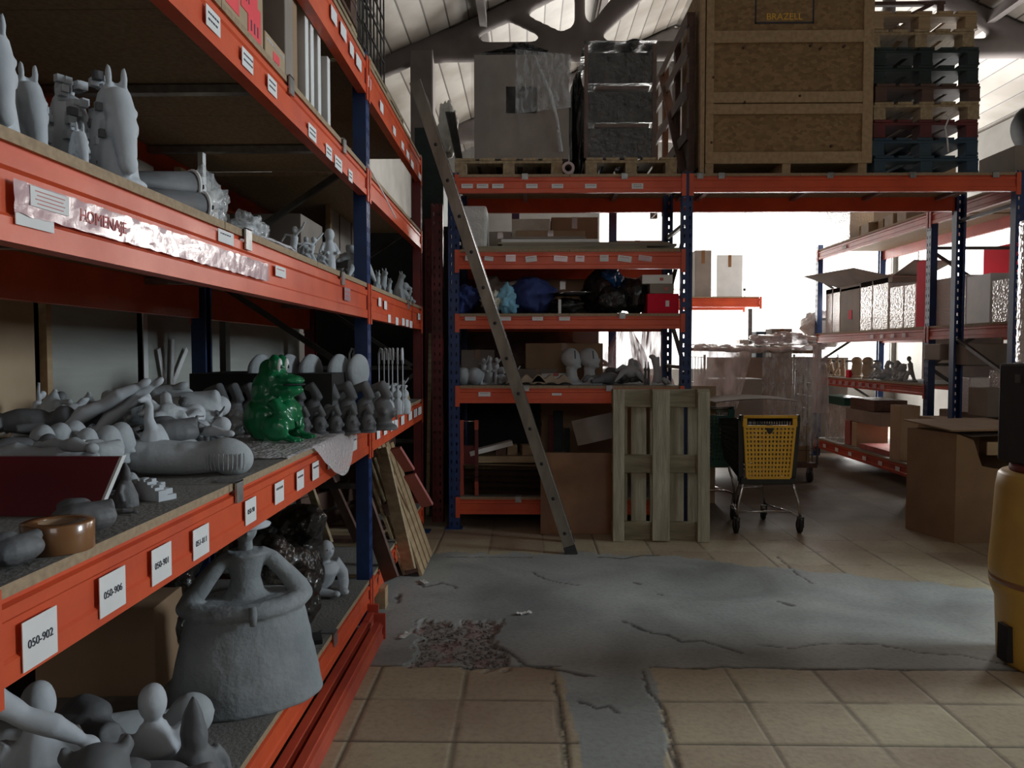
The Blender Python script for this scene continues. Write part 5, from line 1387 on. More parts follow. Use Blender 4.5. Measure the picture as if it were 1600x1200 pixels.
def bust(label, px, rz):
    t = thing('display_head', label, 'display head', (B(px, 590, 6.62).x, 6.62, Zb1), R(rz))
    if 'bu' not in CACHE: CACHE['bu'] = body_figure('bust')
    link('head', CACHE['bu'], 'clay', t)
    m = MB(); m.bar((.030, -.053, .25), (.034, -.056, .19), .006, .006); obj('slot', m, 'blackmat', t)
    t.scale = (1.25, 1.25, 1.17)
bust('smooth grey display head, the left one of the pair', 893, -12); bust('smooth grey display head, the right one of the pair', 921, -12)
bfig('lie', 950, 1.5, 20, 'claydark', 'dark reclining figure right of the display heads'); bfig('lie', 972, 1.3, 200, 'claydark', 'dark sprawling figure below the plastic sheet', 6.75)
bfig('star', 985, 1.15, 10, 'clay', 'grey hand-shaped piece spread in front of the skull'); 
bfig('head', 992, 1.5, -80, 'clay', 'grey skull-like head resting behind the spread hand', 6.8, rot=(0, R(-20), R(-90))).location.z = Zb1 + .02
bfig('cushion', 962, 1.0, 30, 'claydark', 'dark angular lump behind the reclining figure', 6.85)
for i, px in enumerate((1008, 1013)):
    m = MB(); m.tube([(0, 0, 0), (.004, 0, .12), (0, 0, .20)], [.014, .010, .004], 8); m.ell((0, 0, .13), (.014, .012, .018)); single('candlestick', ['thin dark candlestick-like piece near the shelf end', 'second thin dark candlestick-like piece near the shelf end'][i], 'candlestick', blob(m, .004, 1), 'claydark', (B(px, 590, 6.62).x, 6.62, Zb1))
bfig('lie', 1040, .8, 90, 'clay', 'small pale reclining figure against the bright post'); 
def footsculpt():
    m = MB(); m.tube([(0, 0, 0.02), (.0, 0, .10), (-.01, 0, .17), (-.02, 0, .235)], [.045, .03, .032, .038], 14); m.ell((-.045, 0, .24), (.03, .025, .02)); single('foot_sculpture', 'grey leg-shaped sculpture standing upright near the end post', 'sculpture', blob(m, .005, 2), 'clay', (B(1027, 590, 6.6).x, 6.6, Zb1))
footsculpt()
carton('brown carton with tape standing behind the display heads', (B(880, 560, 7.15).x, 7.12, Zb1), 0, .70, .32, .36, 'card')
carton('smaller brown carton in the shadow behind the wavy pieces', (B(840, 590, 7.0).x, 6.95, Zb1), 0, .34, .22, .13, 'cardgrey', lab=True)
carton('white printed carton low behind the left display head', (B(868, 590, 6.9).x, 6.88, Zb1), 0, .26, .10, .09, 'white', seal='redink')
carton('grey brown carton at the dark left end of the sculpture shelf', (B(748, 560, 7.1).x, 7.1, Zb1), 0, .30, .3, .30, 'cardgrey')

# ------------------------------------------------------------------ facing rack, garment shelf (z 1.80)
def gl(px): return B(px, 480, 6.65).x
bagthing('garment_heap', 'crumpled blue garment at the left end of the garment shelf', 'garment', (gl(728), 6.62, Zb2), (.12, .18, .13), 'bluecloth', 31, amp=.35)
bagthing('garment_heap', 'grey lilac garment draped over the blue heap behind the ladder', 'garment', (gl(775), 6.78, Zb2), (.20, .16, .17), 'cardgrey', 32, amp=.3)
bagthing('garment_heap', 'cream crumpled cloth beside the pale blue cloth', 'garment', (gl(770), 6.5, Zb2), (.075, .08, .10), 'cream', 33, amp=.6, f=5)
bagthing('garment_heap', 'pale blue crumpled cloth between the cream cloth and the big blue bag', 'garment', (gl(792), 6.53, Zb2), (.09, .08, .12), 'cyan', 34, amp=.5)
bagthing('stuffed_bag', 'large dull blue bag of textiles in the middle of the garment shelf', 'bag', (gl(830), 6.66, Zb2), (.20, .20, .165), 'bluecloth', 35, amp=.25)
bagthing('garment_heap', 'greyish white wrap lying over the top of the garment heaps', 'garment', (gl(800), 6.85, Zb2 + .12), (.30, .16, .10), 'foam', 36, amp=.3)
m = MB(); m.lathe([(.0, .0), (.14, .0), (.20, .018), (.205, .022), (.14, .008), (0, .008)], n=36, caps=False); single('metal_tray', 'round metal tray resting flat among the dark bags', 'tray', m, 'chrome', (gl(892), 6.55, Zb2 + .155))
bagthing('black_bag', 'low black bag lying under the metal tray', 'bag', (gl(885), 6.64, Zb2), (.17, .16, .075), 'blackbag', 37)
m = MB(); m.mm((-.012, -.01, 0), (.012, .01, .12)); single('white_rod', 'short white upright piece beside the black bag', 'rod', m, 'white', (gl(873), 6.46, Zb2))
bagthing('black_bag', 'tall black plastic bag leaning under the blue bag', 'bag', (gl(940), 6.75, Zb2), (.17, .18, .19), 'blackbag', 38)
bagthing('black_bag', 'black plastic bag in the middle of the dark bags', 'bag', (gl(955), 6.58, Zb2), (.16, .14, .12), 'blackbag', 39)
bagthing('black_bag', 'black plastic bag pressed against the red box', 'bag', (gl(988), 6.62, Zb2), (.13, .17, .16), 'blackbag', 40)
bagthing('blue_plastic_bag', 'glossy blue plastic bag knotted on top of the black bags', 'bag', (gl(954), 6.72, Zb2 + .22), (.10, .10, .11), 'bluebag', 41, amp=.5)
bagthing('white_bag', 'bright white crumpled bag behind the blue one', 'bag', (gl(985), 6.95, Zb2 + .20), (.13, .10, .075), 'foam', 42)
for i, (px, w_, h, z, mt, lb) in enumerate(((1029, .26, .165, 0, 'redbright', 'dark pink red box at the bottom of the pile by the end post'), (1027, .20, .080, .166, 'cardgrey', 'grey shoe box in the middle of the pile by the end post'), (1020, .25, .075, .247, 'white', 'white flat box on top of the pile by the end post'))):
    t = carton(lb, (gl(px), 6.60, Zb2 + z), 0, w_, .34, h, mt, tape=False)
    m = MB(); m.mm((.02, -.172, h * .35), (.05, -.17, h * .65)); obj('printed_mark', m, 'paper' if i == 0 else 'redink', t)
carton('brown carton behind the bags on the garment shelf', (gl(882), 7.12, Zb2), 0, .5, .28, .34, 'card')
carton('tall brown carton by the dark left end of the garment shelf', (gl(870), 7.1, Zb2 + .0), 0, .01, .01, .01, 'card') if 0 else None

# ------------------------------------------------------------------ facing rack, sheet shelf (z 2.33)
def sl(px): return B(px, 350, 6.6).x
g = 'long boards laid flat across the sheet shelf'
for i, (p0, p1, mt, h) in enumerate(((730, 1062, 'woodx', .02), (732, 1008, 'woodx', .02), (785, 1055, 'cardgrey', .018), (778, 1045, 'woodx', .015))):
    x0, x1 = sl(p0), sl(p1); m = MB(); m.mm((x0, 0, 0), (x1, .55, h)); single('long_board', ['long brown board at the bottom of the flat stack', 'shorter brown board, second from the bottom of the flat stack', 'grey board third from the bottom of the flat stack', 'dusty board at the top of the flat stack'][i], 'board', m, mt, (0, 6.48 + .02 * i, Zb3 + .001 + .0205 * i), group=g)
def foamsheet(label, p0, p1, z, h, mat): 
    x0, x1 = sl(p0), sl(p1); m = MB(); m.mm((x0, 0, 0), (x1, .45, h)); single('flat_box', label, 'box', m, mat, (0, 6.56, Zb3 + z), bevel=.006)
foamsheet('long flat white box lying on the board stack', 783, 935, .078, .030, 'white'); foamsheet('flat brown box lying over the white one', 798, 915, .109, .022, 'cardgrey')
carton('white carton with a printed letter on the sheet shelf', (sl(830), 7.08, Zb3), 0, .34, .3, .34, 'cream', tape=False)
carton('brown carton to the right of the white one on the sheet shelf', (sl(902), 7.12, Zb3), 0, .42, .3, .36, 'card')
carton('long pale box low behind the flat boxes', (sl(862), 6.98, Zb3 + .0), 0, .62, .12, .235, 'cardlight')
carton('small dark box behind the board stack near the foam bundle', (sl(780), 7.0, Zb3), 0, .2, .25, .22, 'cardgrey')
m = MB(); m.box((0, 0, .19), (.21, .30, .38)); single('foam_bundle', 'bundle of crumpled white foam sheets upright at the left end of the sheet shelf', 'foam', m, 'foam', (sl(742), 6.66, Zb3 + .001), bevel=.02)
carton('grey carton with faded print near the right end, behind the posts', (B(992, 360, 8.0).x, 8.0, 2.30), 0, .50, .4, .30, 'cardgrey')
# hanging plastic behind the sculpture shelf
def curtain(label, x0, x1, y, z0, z1, mat, pinch=.0, n=50, seed=0):
    m = MB()
    def fn(u, v):
        s = 1 - pinch * math.exp(-((v - .92) / .35) ** 2) ; cx = (x0 + x1) / 2
        return (cx + (x0 - cx + (x1 - x0) * u) * s, y + .05 * math.sin(u * 26 + 2 * math.sin(v * 3)) * (.4 + v * .6) + .03 * noise.noise(Vector((u * 6, v * 4, seed))), z0 + (z1 - z0) * v)
    m.grid(fn, n, 18); return single('hanging_plastic_sheet', label, 'plastic sheet', m, mat)
curtain('gathered cloudy plastic sheet hanging behind the sculpture shelf', B(940, 500, 7.6).x, B(1015, 500, 7.6).x, 7.6, 1.15, 1.80, 'dustsheet', .7)
curtain('cloudy plastic sheet hanging beside the bright opening', B(1000, 500, 7.7).x, B(1046, 500, 7.7).x, 7.72, 1.0, 1.80, 'dustsheet', .2, seed=3)

# ------------------------------------------------------------------ on top of the facing rack
PT = 'pallets on the top of the facing rack'
pallet('pallet under the tall wrapped carton on the facing rack', (B(795, 260, 6.5).x, 6.42 + .60, Zb4 + .001), PI / 2, 'wood', L=1.15, W=.90)
pallet('pallet under the dark wrapped stack on the facing rack', (B(985, 260, 6.5).x, 6.42 + .60, Zb4 + .001), PI / 2, 'wood', L=1.15, W=.76)
Zp = Zb4 + .147
def wrapped_carton():
    x0, x1 = B(737, 100, 6.5).x, B(893, 100, 6.5).x; w_ = x1 - x0
    t = thing('wrapped_carton', 'large grey-brown carton with a dark square hole, wrapped in film, on a pallet', 'box', ((x0 + x1) / 2, 6.95, Zp)); H = .86
    m = MB(); hx0, hx1, hz0, hz1 = -.13, .13, .38, .60; hw = w_ / 2 - .02
    m.mm((-hw, -.45, 0), (hw, -.44, hz0)); m.mm((-hw, -.45, hz1), (hw, -.44, H)); m.mm((-hw, -.45, hz0), (hx0, -.44, hz1)); m.mm((hx1, -.45, hz0), (hw, -.44, hz1))
    m.mm((-hw, -.44, 0), (-hw + .01, .45, H)); m.mm((hw - .01, -.44, 0), (hw, .45, H)); m.mm((-hw, .44, 0), (hw, .45, H)); m.mm((-hw, -.44, H - .01), (hw, .44, H)); m.mm((-hw, -.44, 0), (hw, .44, .01))
    obj('carton', m, 'cardgrey', t)
    m = MB(); rr = w_ / 2
    def fn(u, v):
        a = u * 2 * PI; sq = lambda q: max(-1, min(1, q * 1.45)); x = sq(math.cos(a)) * (rr + .005) ; y = sq(math.sin(a)) * .47
        k = .012 * noise.noise(Vector((u * 30, v * 7, 1))); return (x * (1 + k), y * (1 + k), v * (H + .03) - .02)
    m.grid(fn, 96, 14); obj('stretch_film', m, 'film', t)
    m = MB(); m.tube([(.1, -.49, H), (.24, -.492, .52), (.30, -.49, .3), (.33, -.48, .05)], [.008, .02, .012, .02], 8); obj('film_fold', m, 'polybag', t)
    m = MB(); m.grid(lambda u, v: (-.05 + .46 * u, -.462 - .02 * abs(noise.noise(Vector((u * 9, v * 7, 3)))) , .42 + .43 * v + .10 * (1 - u) * (v - .5)), 40, 30); obj('film_highlight', m, 'polybag', t)  # pale crumpled film patch added as the highlights on the wrap
wrapped_carton()
bagthing('dark_tarpaulin', 'dark crumpled tarpaulin lying on top of the wrapped carton', 'tarpaulin', (B(812, 70, 6.7).x, 6.85, Zp + .875), (.30, .34, .06), 'blackbag', 51, amp=.3)
def wrapped_stack():
    x0, x1 = B(912, 100, 6.5).x, B(1026, 100, 6.5).x; w_ = x1 - x0
    t = thing('wrapped_crate_stack', 'stack of dark crates wound in shiny film on the second pallet', 'crate stack', ((x0 + x1) / 2, 6.9, Zp)); H = .93
    m = MB()
    for z in (0, .30, .62): m.mm((-w_ / 2 + .03, -.40, z), (w_ / 2 - .03, .40, z + .25))
    obj('dark_crate', m, 'blackbag', t)
    for z in (.26, .57): 
        m = MB(); m.mm((-w_ / 2 + .10, -.41, z), (w_ / 2 - .06, .38, z + .025)); obj('slat', m, 'woodbrown', t)
    for dx in (-w_ / 2 + .02, w_ / 2 - .02):
        m = MB(); m.bar((dx, -.42, 0), (dx, -.42, H), .03, .03); obj('corner_post', m, 'woodbrown', t)
    m = MB()
    def fn(u, v):
        a = u * 2 * PI; sq = lambda q: max(-1, min(1, q * 1.4)); k = .03 * noise.noise(Vector((u * 22, v * 9, 4)))
        return (sq(math.cos(a)) * (w_ / 2 + .01) * (1 + k), sq(math.sin(a)) * .44 * (1 + k), v * (H + .02))
    m.grid(fn, 90, 16); obj('stretch_film', m, 'film', t)
    m = MB(); m.grid(lambda u, v: ((u - .5) * w_, (v - .5) * .85, H + .03 + .04 * noise.noise(Vector((u * 5, v * 5, 2)))), 18, 18); obj('top_sheet', m, 'blackbag', t)
wrapped_stack()
bagthing('dark_film_bundle', 'dark film bundle leaning between the wrapped carton and the wrapped stack', 'plastic film', (B(903, 200, 6.7).x, 6.85, Zb4 + .002), (.085, .35, .50), 'blackbag', 53, amp=.25)
m = MB(); m.tube([(0, 0, 0), (0, .9, 0)], .052, 24, caps=False); m.tube([(0, .0, 0), (0, .9, 0)], .030, 20, caps=False)
def ring(m, y, r0, r1, n=24):
    vs = [(r0 * math.cos(2 * PI * k / n), y, r0 * math.sin(2 * PI * k / n)) for k in range(n)] + [(r1 * math.cos(2 * PI * k / n), y, r1 * math.sin(2 * PI * k / n)) for k in range(n)]
    m.add(vs, [(k, (k + 1) % n, n + (k + 1) % n, n + k) for k in range(n)])
ring(m, 0, .030, .052); ring(m, .9, .030, .052)
single('cardboard_tube', 'pink-grey cardboard tube lying between the two pallets, its hollow end forward', 'tube', m, 'tuberoll', (B(888, 264, 6.42).x, 6.415, Zb4 + .054))
# crates: slatted side frame crate and the big strand board crate
def big_crate():
    x0, x1 = B(1096, 200, 6.42).x, B(1364, 200, 6.42).x; w_ = x1 - x0; H = 1.62
    t = thing('shipping_crate', 'huge strand board shipping crate with pine battens on top of the bridge shelf', 'crate', ((x0 + x1) / 2, 6.42, Zb4 + .001)); D = .92
    m = MB(); m.mm((-w_ / 2 + .03, .03, .10), (w_ / 2, .045, H)); m.mm((w_ / 2 - .015, .04, .10), (w_ / 2, D, H)); m.mm((-w_ / 2 + .03, D - .015, .10), (w_ / 2, D, H)); m.mm((-w_ / 2 + .02, .03, .10), (-w_ / 2 + .035, D, H)); m.mm((-w_ / 2 + .03, .03, .10), (w_ / 2, D, .115))
    obj('strand_board_panel', m, 'osb', t)
    def bt(a, b_, nm='batten', mt='woodclean'):
        m = MB(); m.mm(a, b_); obj(nm, m, mt, t, bevel=.003)
    z_ = lambda py: B(1200, py, 6.42).z - Zb4
    for p0, p1 in ((255, 237), (178, 162), (160, 143), (66, 47)): bt((-w_ / 2 + .04, .006, z_(p0)), (w_ / 2, .03, z_(p1)))
    bt((w_ / 2 - .085, .004, .10), (w_ / 2, .028, H)); bt((-w_ / 2 + .035, .008, .10), (-w_ / 2 + .10, .03, H)); bt((-w_ / 2 - .01, .0, .0), (-w_ / 2 + .025, .06, H), 'corner_post')
    for px in (1109, 1230, 1349):
        x = B(px, 265, 6.42).x - t.location.x; bt((x - .035, .02, 0), (x + .035, D, .10), 'skid')
    bt((-w_ / 2, .4, .06), (w_ / 2, .5, .10), 'skid')
    # stencilled frame
    a, b_ = B(1181, 36, 6.42).x - t.location.x, B(1274, 36, 6.42).x - t.location.x; z = z_(35)
    m = MB(); m.mm((a, .026, z), (a + .012, .0295, z + .30)); m.mm((b_ - .012, .026, z), (b_, .0295, z + .30)); m.mm((a, .026, z), (b_, .0295, z + .014)); m.mm((a, .026, z + .286), (b_, .0295, z + .30)); obj('stencil_frame', m, 'ink', t)
    text('stencil_lettering', 'BRAZELL', .075, 'yellow', t, ((a + b_) / 2, .0290, z + .055), (R(90), 0, 0))
    for px, py in ((1163, 72), (1283, 75), (1115, 120), (1164, 159), (1250, 150), (1268, 70), (1320, 72), (1112, 222), (1300, 228)):
        m = MB(); x = B(px, py, 6.42).x - t.location.x; m.tube([(x, .0035, z_(py)), (x, .031, z_(py))], .011, 10); obj('knot', m, 'woodbrown', t)
big_crate()
def slat_crate():
    x1 = B(1092, 200, 6.6).x; y0, y1 = 6.72, 8.55; H = 1.42
    t = thing('slatted_crate', 'open slatted timber crate seen end-on beside the strand board crate', 'crate', (x1 - .02, y0, Zb4 + .001)); L_ = y1 - y0
    for k in range(4):
        y = L_ * k / 3; m = MB(); m.mm((-.05, y - .04, 0), (0, y + .04, H)); obj('upright', m, 'woodbrown', t)
    for z in (.05, .40, .78, 1.12, H - .05):
        m = MB(); m.mm((-.07, -.04, z - .05), (-.05, L_ + .04, z + .05)); obj('slat', m, 'woodbrown', t)
    m = MB(); m.bar((-.06, .1, .1), (-.06, L_ * .65, H - .1), .02, .08, up=(1, 0, 0)); obj('diagonal_slat', m, 'woodbrown', t)
slat_crate()
# pallet stack
SG = 'tall stack of pallets next to the shipping crate'
xs0, xs1 = B(1362, 200, 6.45).x, B(1530, 200, 6.45).x
PS = [('pblue', 'blue painted pallet at the bottom of the tall stack', 0), ('pblue', 'grey blue painted pallet, second from the bottom of the tall stack', .0), ('pred', 'dark red painted pallet, third from the bottom of the tall stack', -.01),
      ('wood', 'bare wood pallet just above the dark red one', .005), ('woodbrown', 'brown pallet between the bare one and the dark green ones', 0), ('pgreen', 'dark green pallet, lower of the two green ones', -.01), ('pgreen', 'dark green pallet, upper of the two green ones', -.015),
      ('wood', 'bare wood pallet resting on the dark green ones', -.05), ('woodclean', 'clean pale pallet near the top of the tall stack', -.04)]
for i, (mt, lb, dx) in enumerate(PS):
    pallet(lb, ((xs0 + xs1) / 2 + dx, 6.43 + .6, Zb4 + .001 + .1455 * i), PI / 2 + R((-1) ** i * .6), mt, W=(xs1 - xs0) * .98, group=SG)
def topframe():
    z = Zb4 + .1455 * 9 + .003
    t = thing('wooden_rack_frame', 'dark brown timber trestle lying on top of the pallet stack', 'trestle', ((xs0 + xs1) / 2 - .1, 6.6, z))
    m = MB(); m.mm((-.32, 0, .12), (.32, .04, .15)); obj('rail', m, 'woodbrown', t)
    m = MB(); m.mm((-.32, .5, .12), (.32, .54, .15)); obj('rail', m, 'woodbrown', t)
    for x in (-.30, .29):
        for y in (0, .5): m = MB(); m.mm((x - .02, y, 0), (x + .02, y + .04, .12)); obj('leg', m, 'woodbrown', t)
    m = MB(); m.bar((-.05, .02, .0), (.22, .02, .13), .03, .03); obj('brace', m, 'woodbrown', t)
topframe()
m = MB(); m.tube([(0, 0, .30), (.03, -.0, .28), (0, -.0, .20), (.02, 0, .10), (.03, 0, .0)], .006, 6); single('wavy_string', 'white wavy cord hanging down the front of the pallet stack', 'cord', m, 'paper', (B(1475, 240, 6.40).x, 6.392, B(1475, 238, 6.40).z))
# objects at the right end of the bridge shelf
def tyre():
    t = thing('wrapped_drum', 'large black ribbed roll lying at the right end of the bridge shelf', 'roll', (B(1600, 215, 6.75).x + .10, 6.62, Zb4 + .44))
    m = MB(); m.lathe([(.0, -.2), (.16, -.2), (.20, -.15), (.185, -.08), (.205, 0), (.185, .08), (.20, .15), (.16, .2), (.0, .2)], n=32, caps=False); o = obj('roll_body', m, 'tyre', t); o.rotation_euler = (0, R(70), 0)
    m = MB(); m.lathe([(.206, -.02), (.212, 0), (.206, .02)], n=32, caps=False); o = obj('band', m, 'darkmetal', t); o.rotation_euler = (0, R(70), 0)
tyre()
carton('grey carton under the black roll at the end of the bridge shelf', (B(1580, 250, 6.8).x + .05, 6.75, Zb4 + .001), 0, .42, .5, .24, 'cardgrey', tape=False)
# left of the wrapped carton, behind the ladder top
m = MB(); m.mm((-.14, -.2, 0), (.14, .2, .95)); single('green_cabinet', 'dark green cabinet high up beside the ladder top', 'cabinet', m, 'pgreen', (B(672, 200, 7.6).x, 7.7, 2.70), bevel=.01)
m = MB(); m.mm((-.2, -.19, 0), (.2, .19, 2.699)); single('dark_cupboard', 'tall dark cupboard carrying the green cabinet', 'cupboard', m, 'blackmat', (B(672, 200, 7.6).x, 7.7 + .0, 0))
bagthing('white_plastic_bag', 'bright white plastic bag on the far side of the dark metal rods', 'plastic bag', (B(698, 165, 7.4).x, 7.45, 3.35), (.10, .08, .26), 'foam', 61, amp=.3)
g = 'thin dark rods leaning left of the wrapped carton'
for i in range(5):
    m = MB(); a = B(716 + 2 * i, 262, 6.7); b_ = B(697 + 3 * i, 175, 6.9); m.bar(a, b_, .012, .012); single('metal_rod', 'thin dark metal rod leaning in the fan left of the wrapped carton', 'rod', m, 'darkmetal', group=g)
# ------------------------------------------------------------------ supermarket trolleys
def lattice(m, P, nu, nv, wd, th):
    """P(u,v)->point; bars of width wd along both directions of a quad"""
    for i in range(nu + 1):
        u = i / nu; m.bar(P(u, 0), P(u, 1), wd, th)
    for j in range(nv + 1):
        v = j / nv; m.bar(P(0, v), P(1, v), wd, th)
def cart(label, loc, rz, flapmat, bodymat, handlemat, full=True):
    t = thing('shopping_trolley', label, 'shopping trolley', loc, rz)
    # local: back panel at y=0 facing -y, basket runs to +y. width .46 at back top
    W0, W1 = .235, .165; zt, zb = .93, .43; zt1, zb1 = .86, .52; L_ = .78
    BL = lambda s, v: Vector((s * (W0 - .02 * (1 - v)) , .03 * (1 - v), zb + (zt - zb) * v))      # back corners
    FR = lambda s, v: Vector((s * (W1 - .02 * (1 - v)), L_ - .06 * (1 - v), zb1 + (zt1 - zb1) * v))
    for s in (-1, 1):
        m = MB(); lattice(m, lambda u, v: BL(s, v).lerp(FR(s, v), u), 16, 9, .010, .010); obj('side_grid', m, bodymat, t)
        m = MB(); m.bar(BL(s, -.02), BL(s, 1.02), .040, .035, up=(0, 1, 0)); obj('corner_post', m, bodymat, t)
    m = MB(); lattice(m, lambda u, v: FR(-1, v).lerp(FR(1, v), u), 8, 9, .010, .010); obj('front_grid', m, bodymat, t)
    m = MB(); lattice(m, lambda u, v: BL(-1 + 2 * u, 0).lerp(FR(-1 + 2 * u, 0), v), 8, 14, .010, .010); obj('bottom_grid', m, bodymat, t)
    m = MB(); m.bar(BL(-1, 1), FR(-1, 1), .03, .03); m.bar(BL(1, 1), FR(1, 1), .03, .03); m.bar(FR(-1, 1), FR(1, 1), .03, .03); obj('rim', m, bodymat, t)
    m = MB(); m.box((0, .01, .425), (.45, .05, .055)); obj('rear_crossbar', m, bodymat, t, bevel=.006)
    # rear flap with small square openings
    m = MB(); P = lambda u, v: Vector((-.205 + .41 * u + (.03 * (1 - v)) * (1 - 2 * u), -.025 + .012 * (1 - v), .455 + .42 * v))
    lattice(m, P, 13, 12, .009, .016); m.bar(P(0, 0), P(0, 1), .022, .02); m.bar(P(1, 0), P(1, 1), .022, .02); m.bar(P(0, 1), P(1, 1), .02, .03, up=(0, 1, 0)); m.bar(P(0, 0), P(1, 0), .02, .02)
    for s in (0, 1): m.bar(P(s, 1), P(s, 1) + Vector((0, 0, .075)), .035, .02, up=(0, 1, 0))
    fl = obj('rear_flap', m, flapmat, t)
    m = MB(); m.box((.0, -.03, .862), (.05, .012, .05)); m.ell((0, -.03, .845), (.022, .006, .03)); obj('coin_lock', m, bodymat, fl)
    m = MB(); m.tube([(-.235, -.03, .955), (.235, -.03, .955)], .013, 12); obj('handle', m, handlemat, t)
    for s in (-1, 1): 
        m = MB(); m.box((s * .232, -.02, .945), (.022, .05, .05)); obj('handle_bracket', m, bodymat, t, bevel=.004)
    # chassis of steel tube, four casters
    for s in (-1, 1):
        m = MB(); m.tube([(s * .205, .0, .42), (s * .215, -.01, .36), (s * .240, -.02, .28), (s * .262, -.03, .12)], .012, 10); obj('rear_leg', m, 'chrome', t)
        m = MB(); m.tube([(s * .14, .30, .45), (s * .10, .36, .42), (s * .11, .42, .30), (s * .135, .46, .14)], .011, 10); obj('front_leg', m, 'chrome', t)
        m = MB(); m.tube([(s * .255, -.03, .145), (s * .135, .46, .15)], .010, 8); obj('side_rail', m, 'chrome', t)
        for x, y, r_ in ((s * .262, -.03, .058), (s * .135, .47, .050)):
            cs = MB(); cs.box((x - .022, y, .088), (.004, .03, .08)); cs.box((x + .022, y, .088), (.004, .03, .08)); cs.box((x, y, .13), (.05, .035, .01)); co = obj('caster_fork', cs, 'darkmetal', t)
            w_ = MB(); w_.lathe([(0, -.014), (r_ * .8, -.014), (r_, -.009), (r_, .009), (r_ * .8, .014), (0, .014)], n=24, caps=False); w_.xf(Matrix.Translation((x, y + .02, r_)) @ Matrix.Rotation(PI / 2, 4, 'Y')); obj('wheel', w_, 'tyre', co)
    for q_ in ([(-.11, .42, .30), (.11, .42, .30)], [(-.22, .12, .15), (.22, .12, .15)]): m = MB(); m.tube(q_, .009, 8); obj('cross_tube', m, 'chrome', t)
    return t
pc = at(1199, 800, 6.28)
cart('shopping trolley with a bright yellow rear flap standing beside the upright pallet', (pc.x, 6.28, 0), R(2), 'yellow', 'black', 'yellow')
cart('dark green shopping trolley standing half hidden beside the yellow-flapped one', (pc.x - .27, 7.25, 0), R(2), 'greenplastic', 'greenplastic', 'chrome')
m = MB(); m.grid(lambda u, v: ((u - .5) * .78, (v - .5) * .5, .03 * math.sin(u * 3) + .01 * v), 12, 6); m.grid(lambda u, v: ((u - .5) * .78, (v - .5) * .5, .03 * math.sin(u * 3) + .01 * v - .006), 12, 6)
single('cardboard_flap', 'grey cardboard sheet lying across the dark green shopping trolley', 'cardboard sheet', m, 'cardgrey', (at(1178, 628, 6.95).x, 7.1, at(1178, 628, 6.95).z + .005), R(3))

# ------------------------------------------------------------------ roll cage with dust sheet
def roll_cage():
    x0, x1 = at(1100, 650, 8.7).x, at(1278, 650, 8.7).x; w_ = x1 - x0; D = .80; H = 1.42
    t = thing('roll_cage', 'wire roll cage trolley carrying boards and a carton, draped with plastic', 'roll cage', ((x0 + x1) / 2, 8.7, 0))
    m = MB(); m.mm((-w_ / 2, 0, .17), (w_ / 2, D, .22)); obj('base', m, 'woodbrown', t)
    for i, (x, y) in enumerate(((-w_ / 2 + .06, .06), (w_ / 2 - .06, .06), (-w_ / 2 + .06, D - .06), (w_ / 2 - .06, D - .06))):
        f = MB(); f.box((x, y, .14), (.05, .06, .07)); fo = obj('caster_fork', f, 'darkmetal', t)
        k = MB(); k.lathe([(0, -.018), (.07, -.018), (.07, .018), (0, .018)], n=22, caps=False); k.xf(Matrix.Translation((x, y, .07)) @ Matrix.Rotation(PI / 2, 4, 'Y')); obj('wheel', k, 'tyre', fo)
    for nm, P, nu in (('front_grid', lambda u, v: Vector((.02 + (w_ / 2 - .02) * u, 0, .22 + (H - .22) * v)), 5), ('side_grid', lambda u, v: Vector((w_ / 2, D * u, .22 + (H - .22) * v)), 5), ('side_grid', lambda u, v: Vector((-w_ / 2, D * u, .22 + (H - .22) * v)), 5)):
        m = MB(); lattice(m, P, nu, 8, .007, .007); obj(nm, m, 'darkmetal', t)
    for x in (-w_ / 2, w_ / 2):
        for y in (0, D): m = MB(); m.tube([(x, y, .2), (x, y, H + .03)], .013, 10); obj('corner_post', m, 'galv', t)
    return t, x0, x1, w_, D, H
cg, cx0, cx1, cw, cD, cH = roll_cage()
carton('brown carton standing inside the roll cage at its foot', (cx1 - .30, 9.0, .221), 0, .50, .4, .42, 'card')
m = MB(); m.mm((0, 0, 0), (.62, .5, .95)); single('grey_cabinet', 'flat grey panel standing inside the roll cage behind the wire', 'panel', m, 'cardgrey', (cx0 + .08, 8.85, .221))
m = MB(); m.mm((-.06, -.03, 0), (cw + .0, cD, .035)); single('lid_board', 'wide board laid as a lid over the roll cage', 'board', m, 'card', (cx0 + .0, 8.7, cH + .075), (0, R(1.5), 0))
